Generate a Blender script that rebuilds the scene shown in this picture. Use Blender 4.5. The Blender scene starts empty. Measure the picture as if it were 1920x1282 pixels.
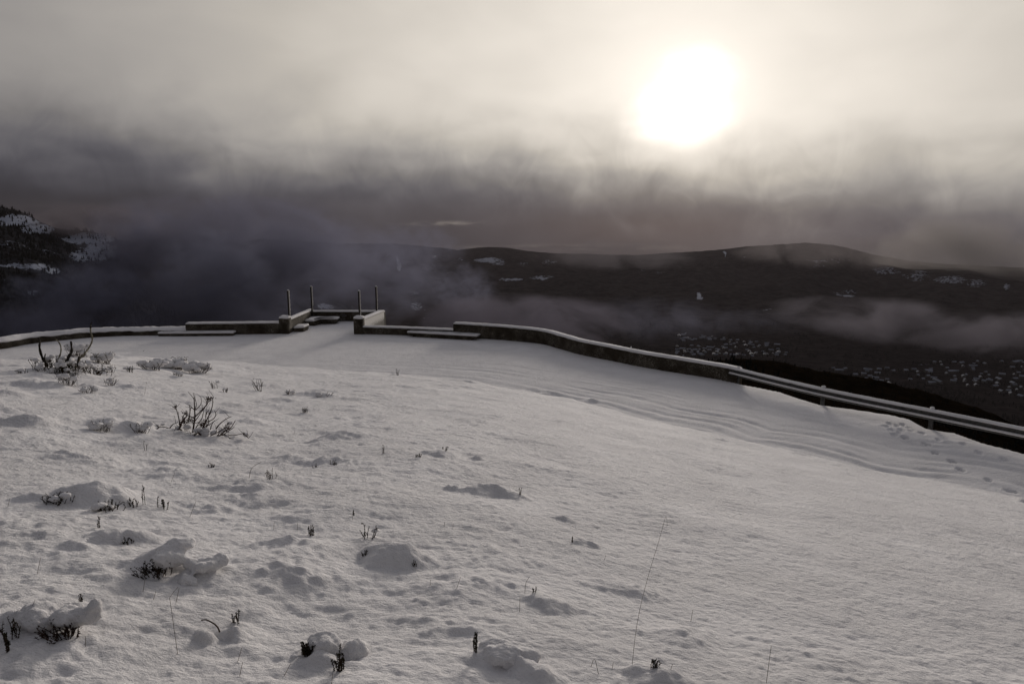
import bpy, math, random
import numpy as np
from mathutils import Vector, Matrix

S = bpy.context.scene
COL = S.collection
R = math.radians
rng = random.Random(7)

# ------------------------------------------------------------------ camera
FPX = 1251.0; CX = 960.0; CY = 641.0; PITCH = R(9.6); HC = 6.0
cp, sp = math.cos(PITCH), math.sin(PITCH)
cd = bpy.data.cameras.new('camera'); cam = bpy.data.objects.new('camera', cd); COL.objects.link(cam)
cam.location = (0, 0, HC); cam.rotation_euler = (R(90) - PITCH, 0, 0)
cd.sensor_width = 36; cd.lens = FPX / 1920 * 36; cd.clip_end = 60000; cd.clip_start = 0.05
S.camera = cam

def ray(px, py):
    u = (px - CX) / FPX; v = -(py - CY) / FPX
    return np.array([u, cp + v * sp, -sp + v * cp])
def gp(px, py, z=0.0):                       # where the sight line through a photo pixel meets height z
    d = ray(px, py); t = (z - HC) / d[2]
    return np.array([d[0] * t, d[1] * t, z])
def pix(x, y, z):
    zz = z - HC
    dep = y * cp - zz * sp; up = y * sp + zz * cp
    return CX + FPX * x / dep, CY - FPX * up / dep, dep

# ------------------------------------------------------------------ numpy noise
_r = np.random.RandomState(11)
_P = _r.permutation(1024).astype(np.int64)
_G = _r.uniform(0, 2 * np.pi, 1024); _GX = np.cos(_G); _GY = np.sin(_G)
def perlin(x, y):
    xi = np.floor(x).astype(np.int64); yi = np.floor(y).astype(np.int64)
    xf = x - xi; yf = y - yi
    u = xf * xf * xf * (xf * (xf * 6 - 15) + 10); v = yf * yf * yf * (yf * (yf * 6 - 15) + 10)
    def g(ix, iy, fx, fy):
        h = _P[(_P[ix & 1023] + iy) & 1023]
        return _GX[h] * fx + _GY[h] * fy
    a = g(xi, yi, xf, yf); b = g(xi + 1, yi, xf - 1, yf)
    c = g(xi, yi + 1, xf, yf - 1); d = g(xi + 1, yi + 1, xf - 1, yf - 1)
    return ((a * (1 - u) + b * u) * (1 - v) + (c * (1 - u) + d * u) * v) * 1.5
def fbm(x, y, sc, oct=4, ox=0.0, gain=.5):
    s = 0; a = 1.0; f = 1.0 / sc; tot = 0
    for i in range(oct):
        s = s + a * perlin(x * f + ox + i * 17.3, y * f - ox + i * 9.1); tot += a; a *= gain; f *= 2.03
    return s / tot
def sst(a, b, x):
    t = np.clip((x - a) / (b - a), 0, 1); return t * t * (3 - 2 * t)

# ------------------------------------------------------------------ materials
def mat(name):
    m = bpy.data.materials.new(name); m.use_nodes = True
    nt = m.node_tree; nt.nodes.clear()
    o = nt.nodes.new('ShaderNodeOutputMaterial'); b = nt.nodes.new('ShaderNodeBsdfPrincipled')
    nt.links.new(b.outputs[0], o.inputs[0]); return m, nt, b
def N(nt, t, **k):
    n = nt.nodes.new(t)
    for a, v in k.items():
        if a.startswith('i_'): n.inputs[a[2:].replace('_', ' ')].default_value = v
        else: setattr(n, a, v)
    return n
def ramp(nt, fac, stops, interp='LINEAR'):
    r = nt.nodes.new('ShaderNodeValToRGB'); r.color_ramp.interpolation = interp
    e = r.color_ramp.elements
    while len(e) < len(stops): e.new(.5)
    for el, (p, c) in zip(e, stops):
        el.position = p; el.color = (*c, 1) if len(c) == 3 else c
    nt.links.new(fac, r.inputs[0]); return r.outputs[0]
def noise(nt, vec, scale, detail=4, rough=.55, dist=0):
    n = N(nt, 'ShaderNodeTexNoise'); n.inputs['Scale'].default_value = scale
    n.inputs['Detail'].default_value = detail; n.inputs['Roughness'].default_value = rough
    n.inputs['Distortion'].default_value = dist
    if vec is not None: nt.links.new(vec, n.inputs['Vector'])
    return n.outputs['Fac']
def mth(nt, op, a, b=None, c=None, clamp=False):
    n = nt.nodes.new('ShaderNodeMath'); n.operation = op; n.use_clamp = clamp
    for i, v in enumerate((a, b, c)):
        if v is None: continue
        if isinstance(v, (int, float)): n.inputs[i].default_value = v
        else: nt.links.new(v, n.inputs[i])
    return n.outputs[0]
def bump(nt, b, h, strength, dist):
    n = nt.nodes.new('ShaderNodeBump'); n.inputs['Strength'].default_value = strength; n.inputs['Distance'].default_value = dist
    nt.links.new(h, n.inputs['Height']); nt.links.new(n.outputs[0], b.inputs['Normal'])
def pos(nt):
    return N(nt, 'ShaderNodeNewGeometry').outputs['Position']
def mixc(nt, f, a, b):
    n = nt.nodes.new('ShaderNodeMix'); n.data_type = 'RGBA'
    for s, v in ((n.inputs[0], f), (n.inputs[6], a), (n.inputs[7], b)):
        if isinstance(v, (int, float)): s.default_value = v
        elif isinstance(v, tuple): s.default_value = (*v, 1)
        else: nt.links.new(v, s)
    return n.outputs[2]

def snow_material():
    m, nt, b = mat('snow')
    p = pos(nt)
    col = ramp(nt, noise(nt, p, 1.3, 5), [(.3, (.76, .745, .745)), (.7, (.83, .815, .81))])
    nt.links.new(col, b.inputs['Base Color'])
    b.inputs['Roughness'].default_value = .85
    b.inputs['Specular IOR Level'].default_value = .15
    mp = N(nt, 'ShaderNodeMapping'); nt.links.new(p, mp.inputs[0]); mp.inputs['Scale'].default_value = (1, 1.5, 1.5)
    h = mth(nt, 'ADD', mth(nt, 'MULTIPLY', noise(nt, mp.outputs[0], 22, 6, .68), mth(nt, 'MULTIPLY', noise(nt, p, .9, 3), 2.6)), mth(nt, 'MULTIPLY', noise(nt, mp.outputs[0], 9, 3), 1.0))
    bump(nt, b, h, .8, .032)
    return m
SNOW = snow_material()

def frost_material():
    m, nt, b = mat('backlit_frost'); nt.nodes['Principled BSDF'].inputs['Base Color'].default_value = (.8, .78, .75, 1); b.inputs['Roughness'].default_value = .9
    tr = nt.nodes.new('ShaderNodeBsdfTranslucent'); tr.inputs[0].default_value = (.85, .82, .76, 1); mx = nt.nodes.new('ShaderNodeMixShader'); mx.inputs[0].default_value = .5
    o = [n for n in nt.nodes if n.type == 'OUTPUT_MATERIAL'][0]
    nt.links.new(b.outputs[0], mx.inputs[1]); nt.links.new(tr.outputs[0], mx.inputs[2]); nt.links.new(mx.outputs[0], o.inputs[0]); return m
RIME = frost_material()
def concrete_material():
    m, nt, b = mat('weathered_concrete')
    p = pos(nt)
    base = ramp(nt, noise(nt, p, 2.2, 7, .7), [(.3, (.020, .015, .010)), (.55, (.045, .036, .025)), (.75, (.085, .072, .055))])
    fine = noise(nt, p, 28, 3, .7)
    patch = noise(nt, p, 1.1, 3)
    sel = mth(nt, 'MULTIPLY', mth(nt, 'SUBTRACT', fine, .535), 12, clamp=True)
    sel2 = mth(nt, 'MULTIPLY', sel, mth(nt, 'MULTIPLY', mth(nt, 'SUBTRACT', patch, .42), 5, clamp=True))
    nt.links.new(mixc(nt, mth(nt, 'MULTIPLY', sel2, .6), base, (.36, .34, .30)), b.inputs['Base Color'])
    b.inputs['Roughness'].default_value = .95; b.inputs['Specular IOR Level'].default_value = .15
    bump(nt, b, noise(nt, p, 40, 4, .7), .6, .015)
    return m
CONC = concrete_material()
def frosted_material():                       # concrete wall face plastered with blown snow, bare towards the foot
    m, nt, b = mat('frosted_concrete')
    p = pos(nt); sx = N(nt, 'ShaderNodeSeparateXYZ'); nt.links.new(p, sx.inputs[0])
    f = mth(nt, 'ADD', mth(nt, 'MULTIPLY', sx.outputs[2], 1.1), mth(nt, 'MULTIPLY', noise(nt, p, 30, 4, .7), 1.5))
    sel = mth(nt, 'MULTIPLY', mth(nt, 'SUBTRACT', f, .92), 4.5, clamp=True)
    nt.links.new(mixc(nt, sel, (.05, .04, .03), (.62, .60, .57)), b.inputs['Base Color'])
    b.inputs['Roughness'].default_value = .9
    bump(nt, b, noise(nt, p, 45, 4, .7), .6, .015)
    return m
FROST = frosted_material()
def simple(name, c1, c2, sc, rough=.8, metal=0, bs=.3, bd=.005, bsc=60, spec=.3):
    m, nt, b = mat(name); p = pos(nt)
    nt.links.new(ramp(nt, noise(nt, p, sc, 5, .65), [(.35, c1), (.65, c2)]), b.inputs['Base Color'])
    b.inputs['Roughness'].default_value = rough; b.inputs['Metallic'].default_value = metal
    b.inputs['Specular IOR Level'].default_value = spec
    bump(nt, b, noise(nt, p, bsc, 3), bs, bd); return m
STEEL = simple('galvanised_steel', (.045, .044, .042), (.10, .098, .095), 6, .5, .6, .25, .004, 30)
PAINT = simple('dark_painted_steel', (.014, .011, .009), (.035, .027, .02), 9, .7, 0, .3, .004, 60)
BARK = simple('burnt_bark', (.012, .010, .008), (.035, .028, .022), 30, .95, 0, .5, .004, 120, .1)
PALEBARK = simple('pale_dead_wood', (.10, .09, .065), (.22, .20, .15), 25, .9, 0, .4, .004, 100, .1)
TWIG = simple('brown_twig', (.022, .013, .010), (.06, .036, .026), 25, .9, 0, .4, .003, 150, .1)
LEAF = simple('heather_leaf', (.016, .015, .009), (.045, .04, .022), 30, .9, 0, .2, .002, 150, .1)
YLEAF = simple('yellow_green_leaf', (.09, .085, .03), (.20, .18, .07), 30, .8, 0, .2, .002, 150, .2)
STRAW = simple('dry_straw', (.07, .045, .03), (.16, .11, .075), 15, .9, 0, .2, .001, 200, .1)
CHALK = simple('chalk_paint', (.11, .105, .10), (.19, .18, .17), 40, .9)

def land_material(name, dark1, dark2, snowc, nsc, attr=True, bsc=.03, bd=12, auto=.0):
    m, nt, b = mat(name); p = pos(nt)
    f = ramp(nt, noise(nt, p, nsc, 8, .72), [(.36, dark1), (.62, dark2)])
    a = N(nt, 'ShaderNodeAttribute'); a.attribute_name = 'snow'
    tree = noise(nt, p, nsc * 3.2, 4, .75)
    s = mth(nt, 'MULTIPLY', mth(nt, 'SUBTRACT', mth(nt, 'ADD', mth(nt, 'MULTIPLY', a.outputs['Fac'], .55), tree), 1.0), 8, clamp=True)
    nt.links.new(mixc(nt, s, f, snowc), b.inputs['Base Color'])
    b.inputs['Roughness'].default_value = 1; b.inputs['Specular IOR Level'].default_value = 0
    bump(nt, b, noise(nt, p, bsc, 8, .7), .6, bd)
    return m
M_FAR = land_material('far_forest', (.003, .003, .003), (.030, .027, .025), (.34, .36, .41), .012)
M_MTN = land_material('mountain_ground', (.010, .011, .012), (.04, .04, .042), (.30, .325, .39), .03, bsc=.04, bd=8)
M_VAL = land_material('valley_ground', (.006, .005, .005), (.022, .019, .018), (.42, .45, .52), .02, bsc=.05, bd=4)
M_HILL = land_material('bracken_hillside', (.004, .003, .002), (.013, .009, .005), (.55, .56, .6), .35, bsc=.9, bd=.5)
CONIFER = simple('conifer_needles', (.005, .006, .005), (.016, .017, .014), .3, .95, 0, .3, .2, 2, .0)
HWALL = simple('house_wall', (.03, .028, .027), (.12, .11, .10), .07, .9, 0, .1, .02, 2)
HROOF = simple('snowy_roof', (.09, .10, .12), (.22, .235, .27), .02, .9, 0, .2, .05, 1.5)

# ------------------------------------------------------------------ object helpers
def tag(o, label=None, cat=None, group=None, kind=None):
    if label: o['label'] = label
    if cat: o['category'] = cat
    if group: o['group'] = group
    if kind: o['kind'] = kind
    return o
def empty(name, loc=(0, 0, 0), rz=0.0):
    o = bpy.data.objects.new(name, None); COL.objects.link(o)
    o.location = loc; o.rotation_euler = (0, 0, rz); o.empty_display_size = .2; return o
def mesh_obj(name, V, F, m, parent=None, smooth=True):
    me = bpy.data.meshes.new(name)
    me.from_pydata([tuple(v) for v in V], [], [tuple(f) for f in F])
    for mm in (m if isinstance(m, (list, tuple)) else [m]): me.materials.append(mm)
    me.polygons.foreach_set('use_smooth', [smooth] * len(me.polygons)); me.update()
    o = bpy.data.objects.new(name, me); COL.objects.link(o)
    if parent is not None:
        o.parent = parent
    return o
def np_mesh(name, V, Q, m, smooth=True, attr=None):
    me = bpy.data.meshes.new(name)
    me.vertices.add(len(V)); me.vertices.foreach_set('co', np.ascontiguousarray(V, dtype=np.float32).ravel())
    k = Q.shape[1]
    me.loops.add(Q.size); me.loops.foreach_set('vertex_index', Q.ravel().astype(np.int32))
    me.polygons.add(len(Q)); me.polygons.foreach_set('loop_start', np.arange(0, Q.size, k, dtype=np.int32))
    me.polygons.foreach_set('loop_total', np.full(len(Q), k, dtype=np.int32))
    me.polygons.foreach_set('use_smooth', np.full(len(Q), smooth, dtype=bool))
    me.materials.append(m); me.update(calc_edges=True); me.validate()
    if attr is not None:
        a = me.attributes.new('snow', 'FLOAT', 'POINT'); a.data.foreach_set('value', attr.astype(np.float32))
    o = bpy.data.objects.new(name, me); COL.objects.link(o); return o
def compact(V, Q, attr=None):
    used = np.unique(Q); mp = np.full(len(V), -1); mp[used] = np.arange(len(used))
    return V[used], mp[Q], (attr[used] if attr is not None else None)

class MB:
    def __init__(s): s.V = []; s.F = []
    def box(s, x0, x1, y0, y1, z0, z1, M=None, bev=0.0):
        b = len(s.V)
        pts = [(x, y, z) for x in (x0, x1) for y in (y0, y1) for z in (z0, z1)]
        if M is not None: pts = [tuple(M @ Vector(p)) for p in pts]
        s.V += pts
        s.F += [tuple(b + i for i in f) for f in ((0, 1, 3, 2), (4, 6, 7, 5), (0, 4, 5, 1), (2, 3, 7, 6), (0, 2, 6, 4), (1, 5, 7, 3))]
        return s
    def tube(s, pts, rad, n=5, cap=True):
        pts = [Vector(p) for p in pts]
        rr = rad if isinstance(rad, (list, tuple)) else [rad] * len(pts)
        b0 = len(s.V)
        for i, p in enumerate(pts):
            d = (pts[min(i + 1, len(pts) - 1)] - pts[max(i - 1, 0)]).normalized()
            a = d.cross(Vector((0.1, .9, .35)));
            if a.length < 1e-3: a = d.cross(Vector((1, 0, 0)))
            a.normalize(); c = d.cross(a)
            for k in range(n):
                t = 2 * math.pi * k / n
                s.V.append(tuple(p + (a * math.cos(t) + c * math.sin(t)) * rr[i]))
        for i in range(len(pts) - 1):
            for k in range(n):
                a0 = b0 + i * n + k; a1 = b0 + i * n + (k + 1) % n
                s.F.append((a0, a1, a1 + n, a0 + n))
        if cap:
            s.F.append(tuple(b0 + k for k in range(n))[::-1]); s.F.append(tuple(b0 + (len(pts) - 1) * n + k for k in range(n)))
        return s
    def blob(s, c, rx, ry, rz, seed=0, nu=14, nv=9, amp=.22, flat=.0):
        b0 = len(s.V); r = random.Random(seed); ph = [r.uniform(0, 6.28) for _ in range(8)]
        for j in range(nv + 1):
            th = math.pi * j / nv
            for i in range(nu):
                p = 2 * math.pi * i / nu
                k = 1 + amp * (math.sin(2 * p + ph[0]) * math.sin(th) * .5 + math.sin(3 * p + ph[1] + 2 * th) * .4 * math.sin(th) + math.sin(3 * th + ph[2]) * .3
                               + math.sin(5 * p + ph[3] - 3 * th) * .25 * math.sin(th))
                z = math.cos(th)
                if z < 0: z *= (1 - flat)
                s.V.append((c[0] + rx * k * math.sin(th) * math.cos(p), c[1] + ry * k * math.sin(th) * math.sin(p), c[2] + rz * k * z))
        for j in range(nv):
            for i in range(nu):
                a = b0 + j * nu + i; d = b0 + j * nu + (i + 1) % nu
                s.F.append((a, a + nu, d + nu, d))
        return s
    def build(s, name, m, parent=None, smooth=True):
        return mesh_obj(name, s.V, s.F, m, parent, smooth)

# ------------------------------------------------------------------ plateau outline and road edge (metres, from photo pixels on the flat)
G = lambda px, py: gp(px, py)[:2]
EDGE_PX = [(400, 691), (500, 691), (600, 693), (740, 700), (860, 709), (960, 728), (1040, 745), (1100, 756), (1200, 785), (1300, 801), (1370, 829),
           (1480, 842), (1520, 853), (1620, 885), (1720, 900), (1850, 915), (1930, 938), (2150, 985), (2500, 1080)]
CREST = [(-900, 700, 12, 22), (-300, 690, 15, 24), (0, 680, 16, 26), (100, 677, 17, 27), (200, 675, 19.5, 27.5), (300, 679, 23, 28), (400, 685, 26.5, 29.2)]
_ca = []
for c, r_, tc, te in CREST:
    d = ray(c, r_); hr = math.hypot(d[0], d[1]); _ca.append((math.atan2(d[0], d[1]), tc * hr, HC + d[2] * tc, te * hr))
for c, r_ in EDGE_PX[1:]:
    d = ray(c, r_); t = (.22 - HC) / d[2]; hr = math.hypot(d[0], d[1])
    _ca.append((math.atan2(d[0], d[1]), t * hr, .22, t * hr + .05))
_ca = np.array(_ca)
EYE_G = 4.42
_dg = np.linspace(_ca[0, 0] - .5, _ca[-1, 0] + .5, 900)
_dk = np.interp(_dg, _ca[:, 0], (_ca[:, 2] - EYE_G) / _ca[:, 1])
_kw = np.exp(-.5 * (np.arange(-80, 81) / 26.0) ** 2); _kw /= _kw.sum()
_dk = np.convolve(np.pad(_dk, 80, mode='edge'), _kw, 'valid')
def slope_z(x, y):
    az = np.arctan2(x, y); r = np.hypot(x, y)
    azj = az + 0.004 * perlin(r * .0 + az * 60, az * 0 + 3.3) 
    rc = np.interp(az, _ca[:, 0], _ca[:, 1]); zc = np.interp(az, _ca[:, 0], _ca[:, 2]); re = np.interp(az, _ca[:, 0], _ca[:, 3])
    wob = .25 * fbm(x, y, 1.6, 3, 5.0); rc = rc + wob; re = np.maximum(re + wob, rc + .04)
    sl = np.interp(az, _dg, _dk); zc = EYE_G + sl * rc; led = np.minimum(np.maximum(zc, .08), .34)
    z1 = EYE_G + sl * np.minimum(r, rc)
    k = sst(0, 1, (r - rc) / np.maximum(re - rc, .04)); z2 = zc + (led - zc) * k
    z = np.where(r < rc, z1, z2)
    past = r - re                                     # positive on the road
    z = np.where(past > 0, led * (1 - sst(0, .35 + led * .8, past)), z)
    return z, past, r, az

WALL_PX = dict(
    curb=[(-330, 706), (-150, 677), (0, 656), (60, 645.5), (140, 636.5), (175, 633.5), (235, 631), (295, 630), (349, 629.2)],
    left=[(349, 629), (440, 628), (526, 627)],
    low=[(681, 627.5), (762, 629.6), (850, 633.4)],
    curve=[(850, 633.4), (898, 636), (945, 639), (1011, 645.5), (1051, 656), (1086, 666), (1132, 675), (1195, 688), (1289, 703.5), (1351, 714), (1380, 720)])
SNOWLINE = [(1385, 721.5), (1461, 737), (1536, 761.5), (1600, 770), (1666, 780), (1702, 788), (1736, 806), (1787, 814), (1838, 832), (1920, 853), (2100, 905), (2500, 1010)]
PL = np.array([-12.9, 38.25]); PR = np.array([-9.1, 38.05])      # balcony mouth, inner corners of the two piers
BL = np.array([-13.1, 43.4]); BR = np.array([-8.75, 43.35])
outer = [G(*p) for p in WALL_PX['curb']] + [G(*p) for p in WALL_PX['left'][1:]] + [PL, BL, BR, PR + np.array([.05, .02])] + \
        [G(*p) for p in WALL_PX['low']] + [G(*p) for p in WALL_PX['curve'][1:]] + [G(*p) for p in SNOWLINE]
outer = np.array(outer)
POLY = np.vstack([outer, [[40, -8], [-60, -8]]])
def poly_sd(x, y, P, closed=True):
    n = len(P); best = np.full(x.shape, 1e9); ins = np.zeros(x.shape, bool)
    for i in range(n if closed else n - 1):
        a = P[i]; b = P[(i + 1) % n]; d = b - a; L = max(d @ d, 1e-9)
        t = np.clip(((x - a[0]) * d[0] + (y - a[1]) * d[1]) / L, 0, 1)
        q = (x - a[0] - t * d[0]) ** 2 + (y - a[1] - t * d[1]) ** 2
        best = np.minimum(best, q)
        if closed:
            c = ((a[1] > y) != (b[1] > y)) & (x < (b[0] - a[0]) * (y - a[1]) / (b[1] - a[1] + 1e-12) + a[0]); ins ^= c
    s = np.sqrt(best); return np.where(ins, -s, s) if closed else s

# mounds given at a photo pixel: (px, py, half width px, height m, depth/width, asymmetry)
MOUNDS = [(640, 825, 62, .17, .9), (925, 925, 62, .17, .8), (850, 918, 22, .07, .7), (740, 1045, 95, .20, .6), (830, 860, 45, .11, .8), (893, 865, 18, .07, .8),
          (595, 742, 45, .14, .8), (530, 752, 35, .1, .8), (640, 785, 30, .1, .7), (590, 772, 22, .07, .8), (510, 728, 30, .08, .8), (600, 868, 45, .12, .8), (545, 860, 50, .08, .8),
          (190, 932, 95, .20, .6), (225, 1010, 75, .12, .6), (150, 1030, 40, .06, .6), (310, 1065, 55, .15, .8), (375, 1085, 40, .1, .8),
          (120, 1180, 60, .12, .8), (30, 1190, 45, .1, .8), (440, 1190, 35, .08, .8), (385, 1200, 30, .09, .8), (600, 1235, 60, .07, .8), (665, 1215, 30, .08, .8),
          (940, 1232, 60, .10, .8), (1010, 1262, 60, .08, .8), (1230, 1270, 90, .10, .6), (1280, 1190, 110, .07, .5), (830, 1170, 80, .05, .6),
          (70, 720, 60, .14, .8), (20, 740, 50, .14, .8), (165, 725, 35, .12, .8), (250, 728, 40, .12, .8), (330, 690, 70, .16, .8), (260, 690, 50, .12, .8), (380, 700, 30, .12, .8),
          (205, 668, 40, .18, .8), (150, 672, 40, .2, .8), (130, 700, 55, .14, .8), (215, 800, 60, .16, .7), (265, 805, 35, .12, .8), (450, 760, 40, .1, .8),
          (410, 770, 40, .12, .8), (60, 800, 70, .12, .7), (480, 915, 60, .08, .7), (430, 915, 40, .06, .7), (1010, 880, 60, .03, .5), (870, 715, 45, .14, .6), (745, 703, 20, .12, .7),
          (1030, 738, 35, .14, .6), (1105, 752, 25, .14, .6), (1095, 1020, 40, .05, .7), (1055, 975, 35, .05, .6), (1500, 852, 30, .07, .6), (1350, 824, 26, .06, .6), (830, 728, 12, .06, .8),
          (540, 1030, 70, .09, .6), (560, 1090, 70, .05, .6), (680, 1160, 60, .04, .6), (1600, 880, 30, .02, .6), (370, 745, 30, .08, .8), (1180, 1100, 90, .05, .5), (1030, 1130, 60, .07, .7),
          (1917, 940, 26, .16, .8), (400, 955, 50, .06, .7), (60, 935, 40, .07, .7), (90, 1005, 45, .05, .7), (480, 790, 40, .07, .8), (330, 860, 50, .05, .7), (120, 850, 50, .06, .7), (500, 700, 35, .07, .8)]
def march(px, py, extra=None):
    d = ray(px, py); t = 1.2
    while t < 60:
        p = d * t; z = float(slope_z(np.array([p[0]]), np.array([p[1]]))[0][0])
        if HC + p[2] <= z: break
        t += .02 + t * .002
    return np.array([p[0], p[1], z]), t
_m = []
for i, (px, py, w, h, dp) in enumerate(MOUNDS):
    p, t = march(px, py); wm = w * t / FPX
    _m.append((p[0], p[1], wm, h, dp, i))
rr_ = random.Random(3)                                   # many smaller hummocks on the rough left half
for i in range(120):
    y = rr_.uniform(2.5, 24); x = rr_.uniform(-.85, .25) * y
    if rr_.random() < sst(-.25, .25, x / y) : continue
    w = rr_.uniform(.16, .65) * (1 + y * .02); _m.append((x, y, w, w * rr_.uniform(.05, .15), rr_.uniform(.6, 1.1), 100 + i))

PRINTS = [(1697, 822), (1737, 834), (1753, 849), (1785, 864), (1801, 881), (1853, 900), (1895, 920), (1835, 851), (1806, 836), (1882, 863), (1760, 827), (1729, 815),
          (1668, 797), (1680, 801), (1692, 799), (1672, 808), (1684, 813), (1700, 804), (1690, 809), (1660, 801), (1708, 810), (1676, 816)]
_pr = [(*G(*p), rr_.uniform(-.5, .5), .045 if i < 7 else .022) for i, p in enumerate(PRINTS)]
_ed = np.array([[c[1] * math.sin(c[0]), c[1] * math.cos(c[0])] for c in _ca])

def full_height(x, y):
    z, past, r, az = slope_z(x, y)
    on_road = sst(-.1, .4, past)
    off = 1 - on_road
    rough = sst(.45, -.35, az)                           # rough heather ground to the left, smoother pasture to the right
    wx = x + .35 * fbm(x, y, 1.1, 2, 21.0); wy = y + .35 * fbm(x, y, 1.1, 2, 33.0)
    near = np.clip(1.2 - r * .0, 0, 1)
    n1 = fbm(wx, wy, 2.6, 3, 1.0); n2 = fbm(wx, wy * 1.4, .75, 3, 4.0); n3 = fbm(x, y * 1.5, .24, 3, 8.0); n4 = fbm(x, y * 1.6, .07, 2, 12.0)
    hum = np.clip(n2, 0, 1) ** 1.3
    add = (.07 + .07 * rough) * n1 + (.010 + .048 * rough) * hum + (.012 + .008 * rough) * n3 + .009 * n4 + .007 * fbm(x * .45, y, .12, 3, 91.0)
    patch = sst(-.1, .35, fbm(x * .6, y, 1.4, 3, 40.0))  # wind-scuffed patches
    add = add + patch * .016 * fbm(x * .55, y * 1.2, .14, 3, 50.0)
    z = z + add * off
    for (mx, my, w, h, dp, sd) in _m:
        R_ = w * 1.6
        msk = (np.abs(x - mx) < R_) & (np.abs(y - my) < R_)
        if not msk.any(): continue
        xx = x[msk] - mx; yy = y[msk] - my
        ph = sd * 1.37
        ang = np.arctan2(yy, xx)
        lob = 1 + .18 * np.sin(2 * ang + ph) + .12 * np.sin(3 * ang + 2 * ph) + .07 * np.sin(5 * ang + ph * 3)
        q = np.sqrt((xx / w) ** 2 + (yy / (w * dp)) ** 2) / lob
        q = q + .22 * fbm(xx + mx, yy + my, w * .6, 3, 60.0)
        g = np.clip(1 - q, 0, 1); g = g * g * (3 - 2 * g)
        g = np.power(g, .72)
        z[msk] += h * g * .62 * (1 + .25 * fbm(xx + mx, yy + my, w * .5, 3, 66.0)) + g * .022 * fbm(xx + mx, yy + my, .11, 2, 67.0)
    # the road surface
    sd = poly_sd(x, y, _ed, closed=False)
    s = np.where(past > 0, sd, 0)
    trk = np.clip((x + 14) / 16, 0, 1)                   # tracks fade towards the far left
    def groove(c, w, d): return -d * np.exp(-((s - c - .08 * fbm(x, y, 6, 2, c * 3)) / w) ** 2)
    br = .55 + .9 * fbm(x, y, 2.5, 3, 44.0)
    road = groove(.25, .24, .10) * (.35 + .65 * trk) * np.clip(br + .3, 0, 1.5) + (groove(.95, .15, .044) + groove(1.5, .12, .032) + groove(2.5, .15, .044) + groove(3.05, .12, .028) + groove(3.9, .15, .018)) * trk * np.clip(br, .1, 1.5)
    road = road + .010 * np.exp(-((s - 1.25) / .18) ** 2) * trk + .009 * np.exp(-((s - 2.1) / .2) ** 2) * trk
    road = road + .014 * fbm(x, y, 1.8, 3, 70.0) + .009 * fbm(x, y, .35, 3, 77.0) + .005 * fbm(x, y, .1, 2, 78.)
    road = road + .011 * trk * np.sin(s * 15 + 2.5 * fbm(x, y, 4, 2, 55.0)) * sst(-.1, .3, fbm(x, y, 2.2, 2, 57.0)) * sst(.5, .9, s) * sst(5, 4, s)
    dout = poly_sd(x, y, POLY)                           # negative inside
    left_w = x < 8.6
    bank = np.where(left_w, .035 * np.exp(-(dout / .5) ** 2), .06 * np.exp(-((dout + .5) / .9) ** 2) * (1 + .6 * fbm(x, y, 2.2, 2, 90.0)))
    road = road + np.where(dout < .5, bank, bank)
    for (fx, fy, fa, fd) in _pr:
        msk = (np.abs(x - fx) < .4) & (np.abs(y - fy) < .4)
        if not msk.any(): continue
        c, s_ = math.cos(fa), math.sin(fa); xx = x[msk] - fx; yy = y[msk] - fy
        a = (xx * c + yy * s_) / .08; b = (-xx * s_ + yy * c) / .14; q = a * a + b * b
        road[msk] += -fd * 2.2 * np.exp(-q * q) + fd * .35 * np.exp(-(q - 1.8) ** 2 * 1.5)
    z = z + road * on_road
    return z, past, dout

# ------------------------------------------------------------------ snow-covered ground and road, one height field split at the road edge
naz, nr = 1150, 900
azs = np.linspace(R(-62), R(62), naz); rs = 1.6 * np.exp(np.linspace(0, math.log(56 / 1.6), nr))
A, RR = np.meshgrid(azs, rs)
gx = RR * np.sin(A); gy = RR * np.cos(A) - 1.0
gz, past, dout = full_height(gx, gy)
drop = np.clip(dout, 0, None); gz = gz - np.where(gx > 8.4, .55 * drop ** 1.2 * 1.6 + .0, 0.0)
V = np.stack([gx, gy, gz], -1).reshape(-1, 3)
idx = np.arange(naz * nr).reshape(nr, naz)
Q = np.stack([idx[:-1, :-1], idx[:-1, 1:], idx[1:, 1:], idx[1:, :-1]], -1).reshape(-1, 4)
qp = past.reshape(-1)[Q].mean(1); qd = dout.reshape(-1)[Q].mean(1)
def lim(v): return np.where(V[Q][:, :, 0].mean(1) > 8.4, .42 , .2) 
keep = qd < lim(0)
for nm, sel in (('snowy_ground', keep & (qp <= 0.12)), ('road', keep & (qp > 0.12))):
    v, q, _ = compact(V, Q[sel]); tag(np_mesh(nm, v, q, SNOW), kind='structure')

def gheight(x, y):
    return float(full_height(np.array([x * 1.0]), np.array([y * 1.0]))[0][0])
def at(px, py):
    d = ray(px, py); t = 1.0; lo = 1.0
    ts = np.arange(1.0, 60, .02); P = d[None, :] * ts[:, None]
    z = slope_z(P[:, 0], P[:, 1])[0]
    k = int(np.argmax(HC + P[:, 2] <= z + .25)); k = max(k - 5, 0)
    seg = slice(max(k - 10, 0), min(k + 400, len(ts)))
    zz = full_height(P[seg, 0].copy(), P[seg, 1].copy())[0]
    hit = HC + P[seg, 2] <= zz
    j = int(np.argmax(hit)); return Vector((P[seg][j, 0], P[seg][j, 1], zz[j])), float(ts[seg][j])

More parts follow.
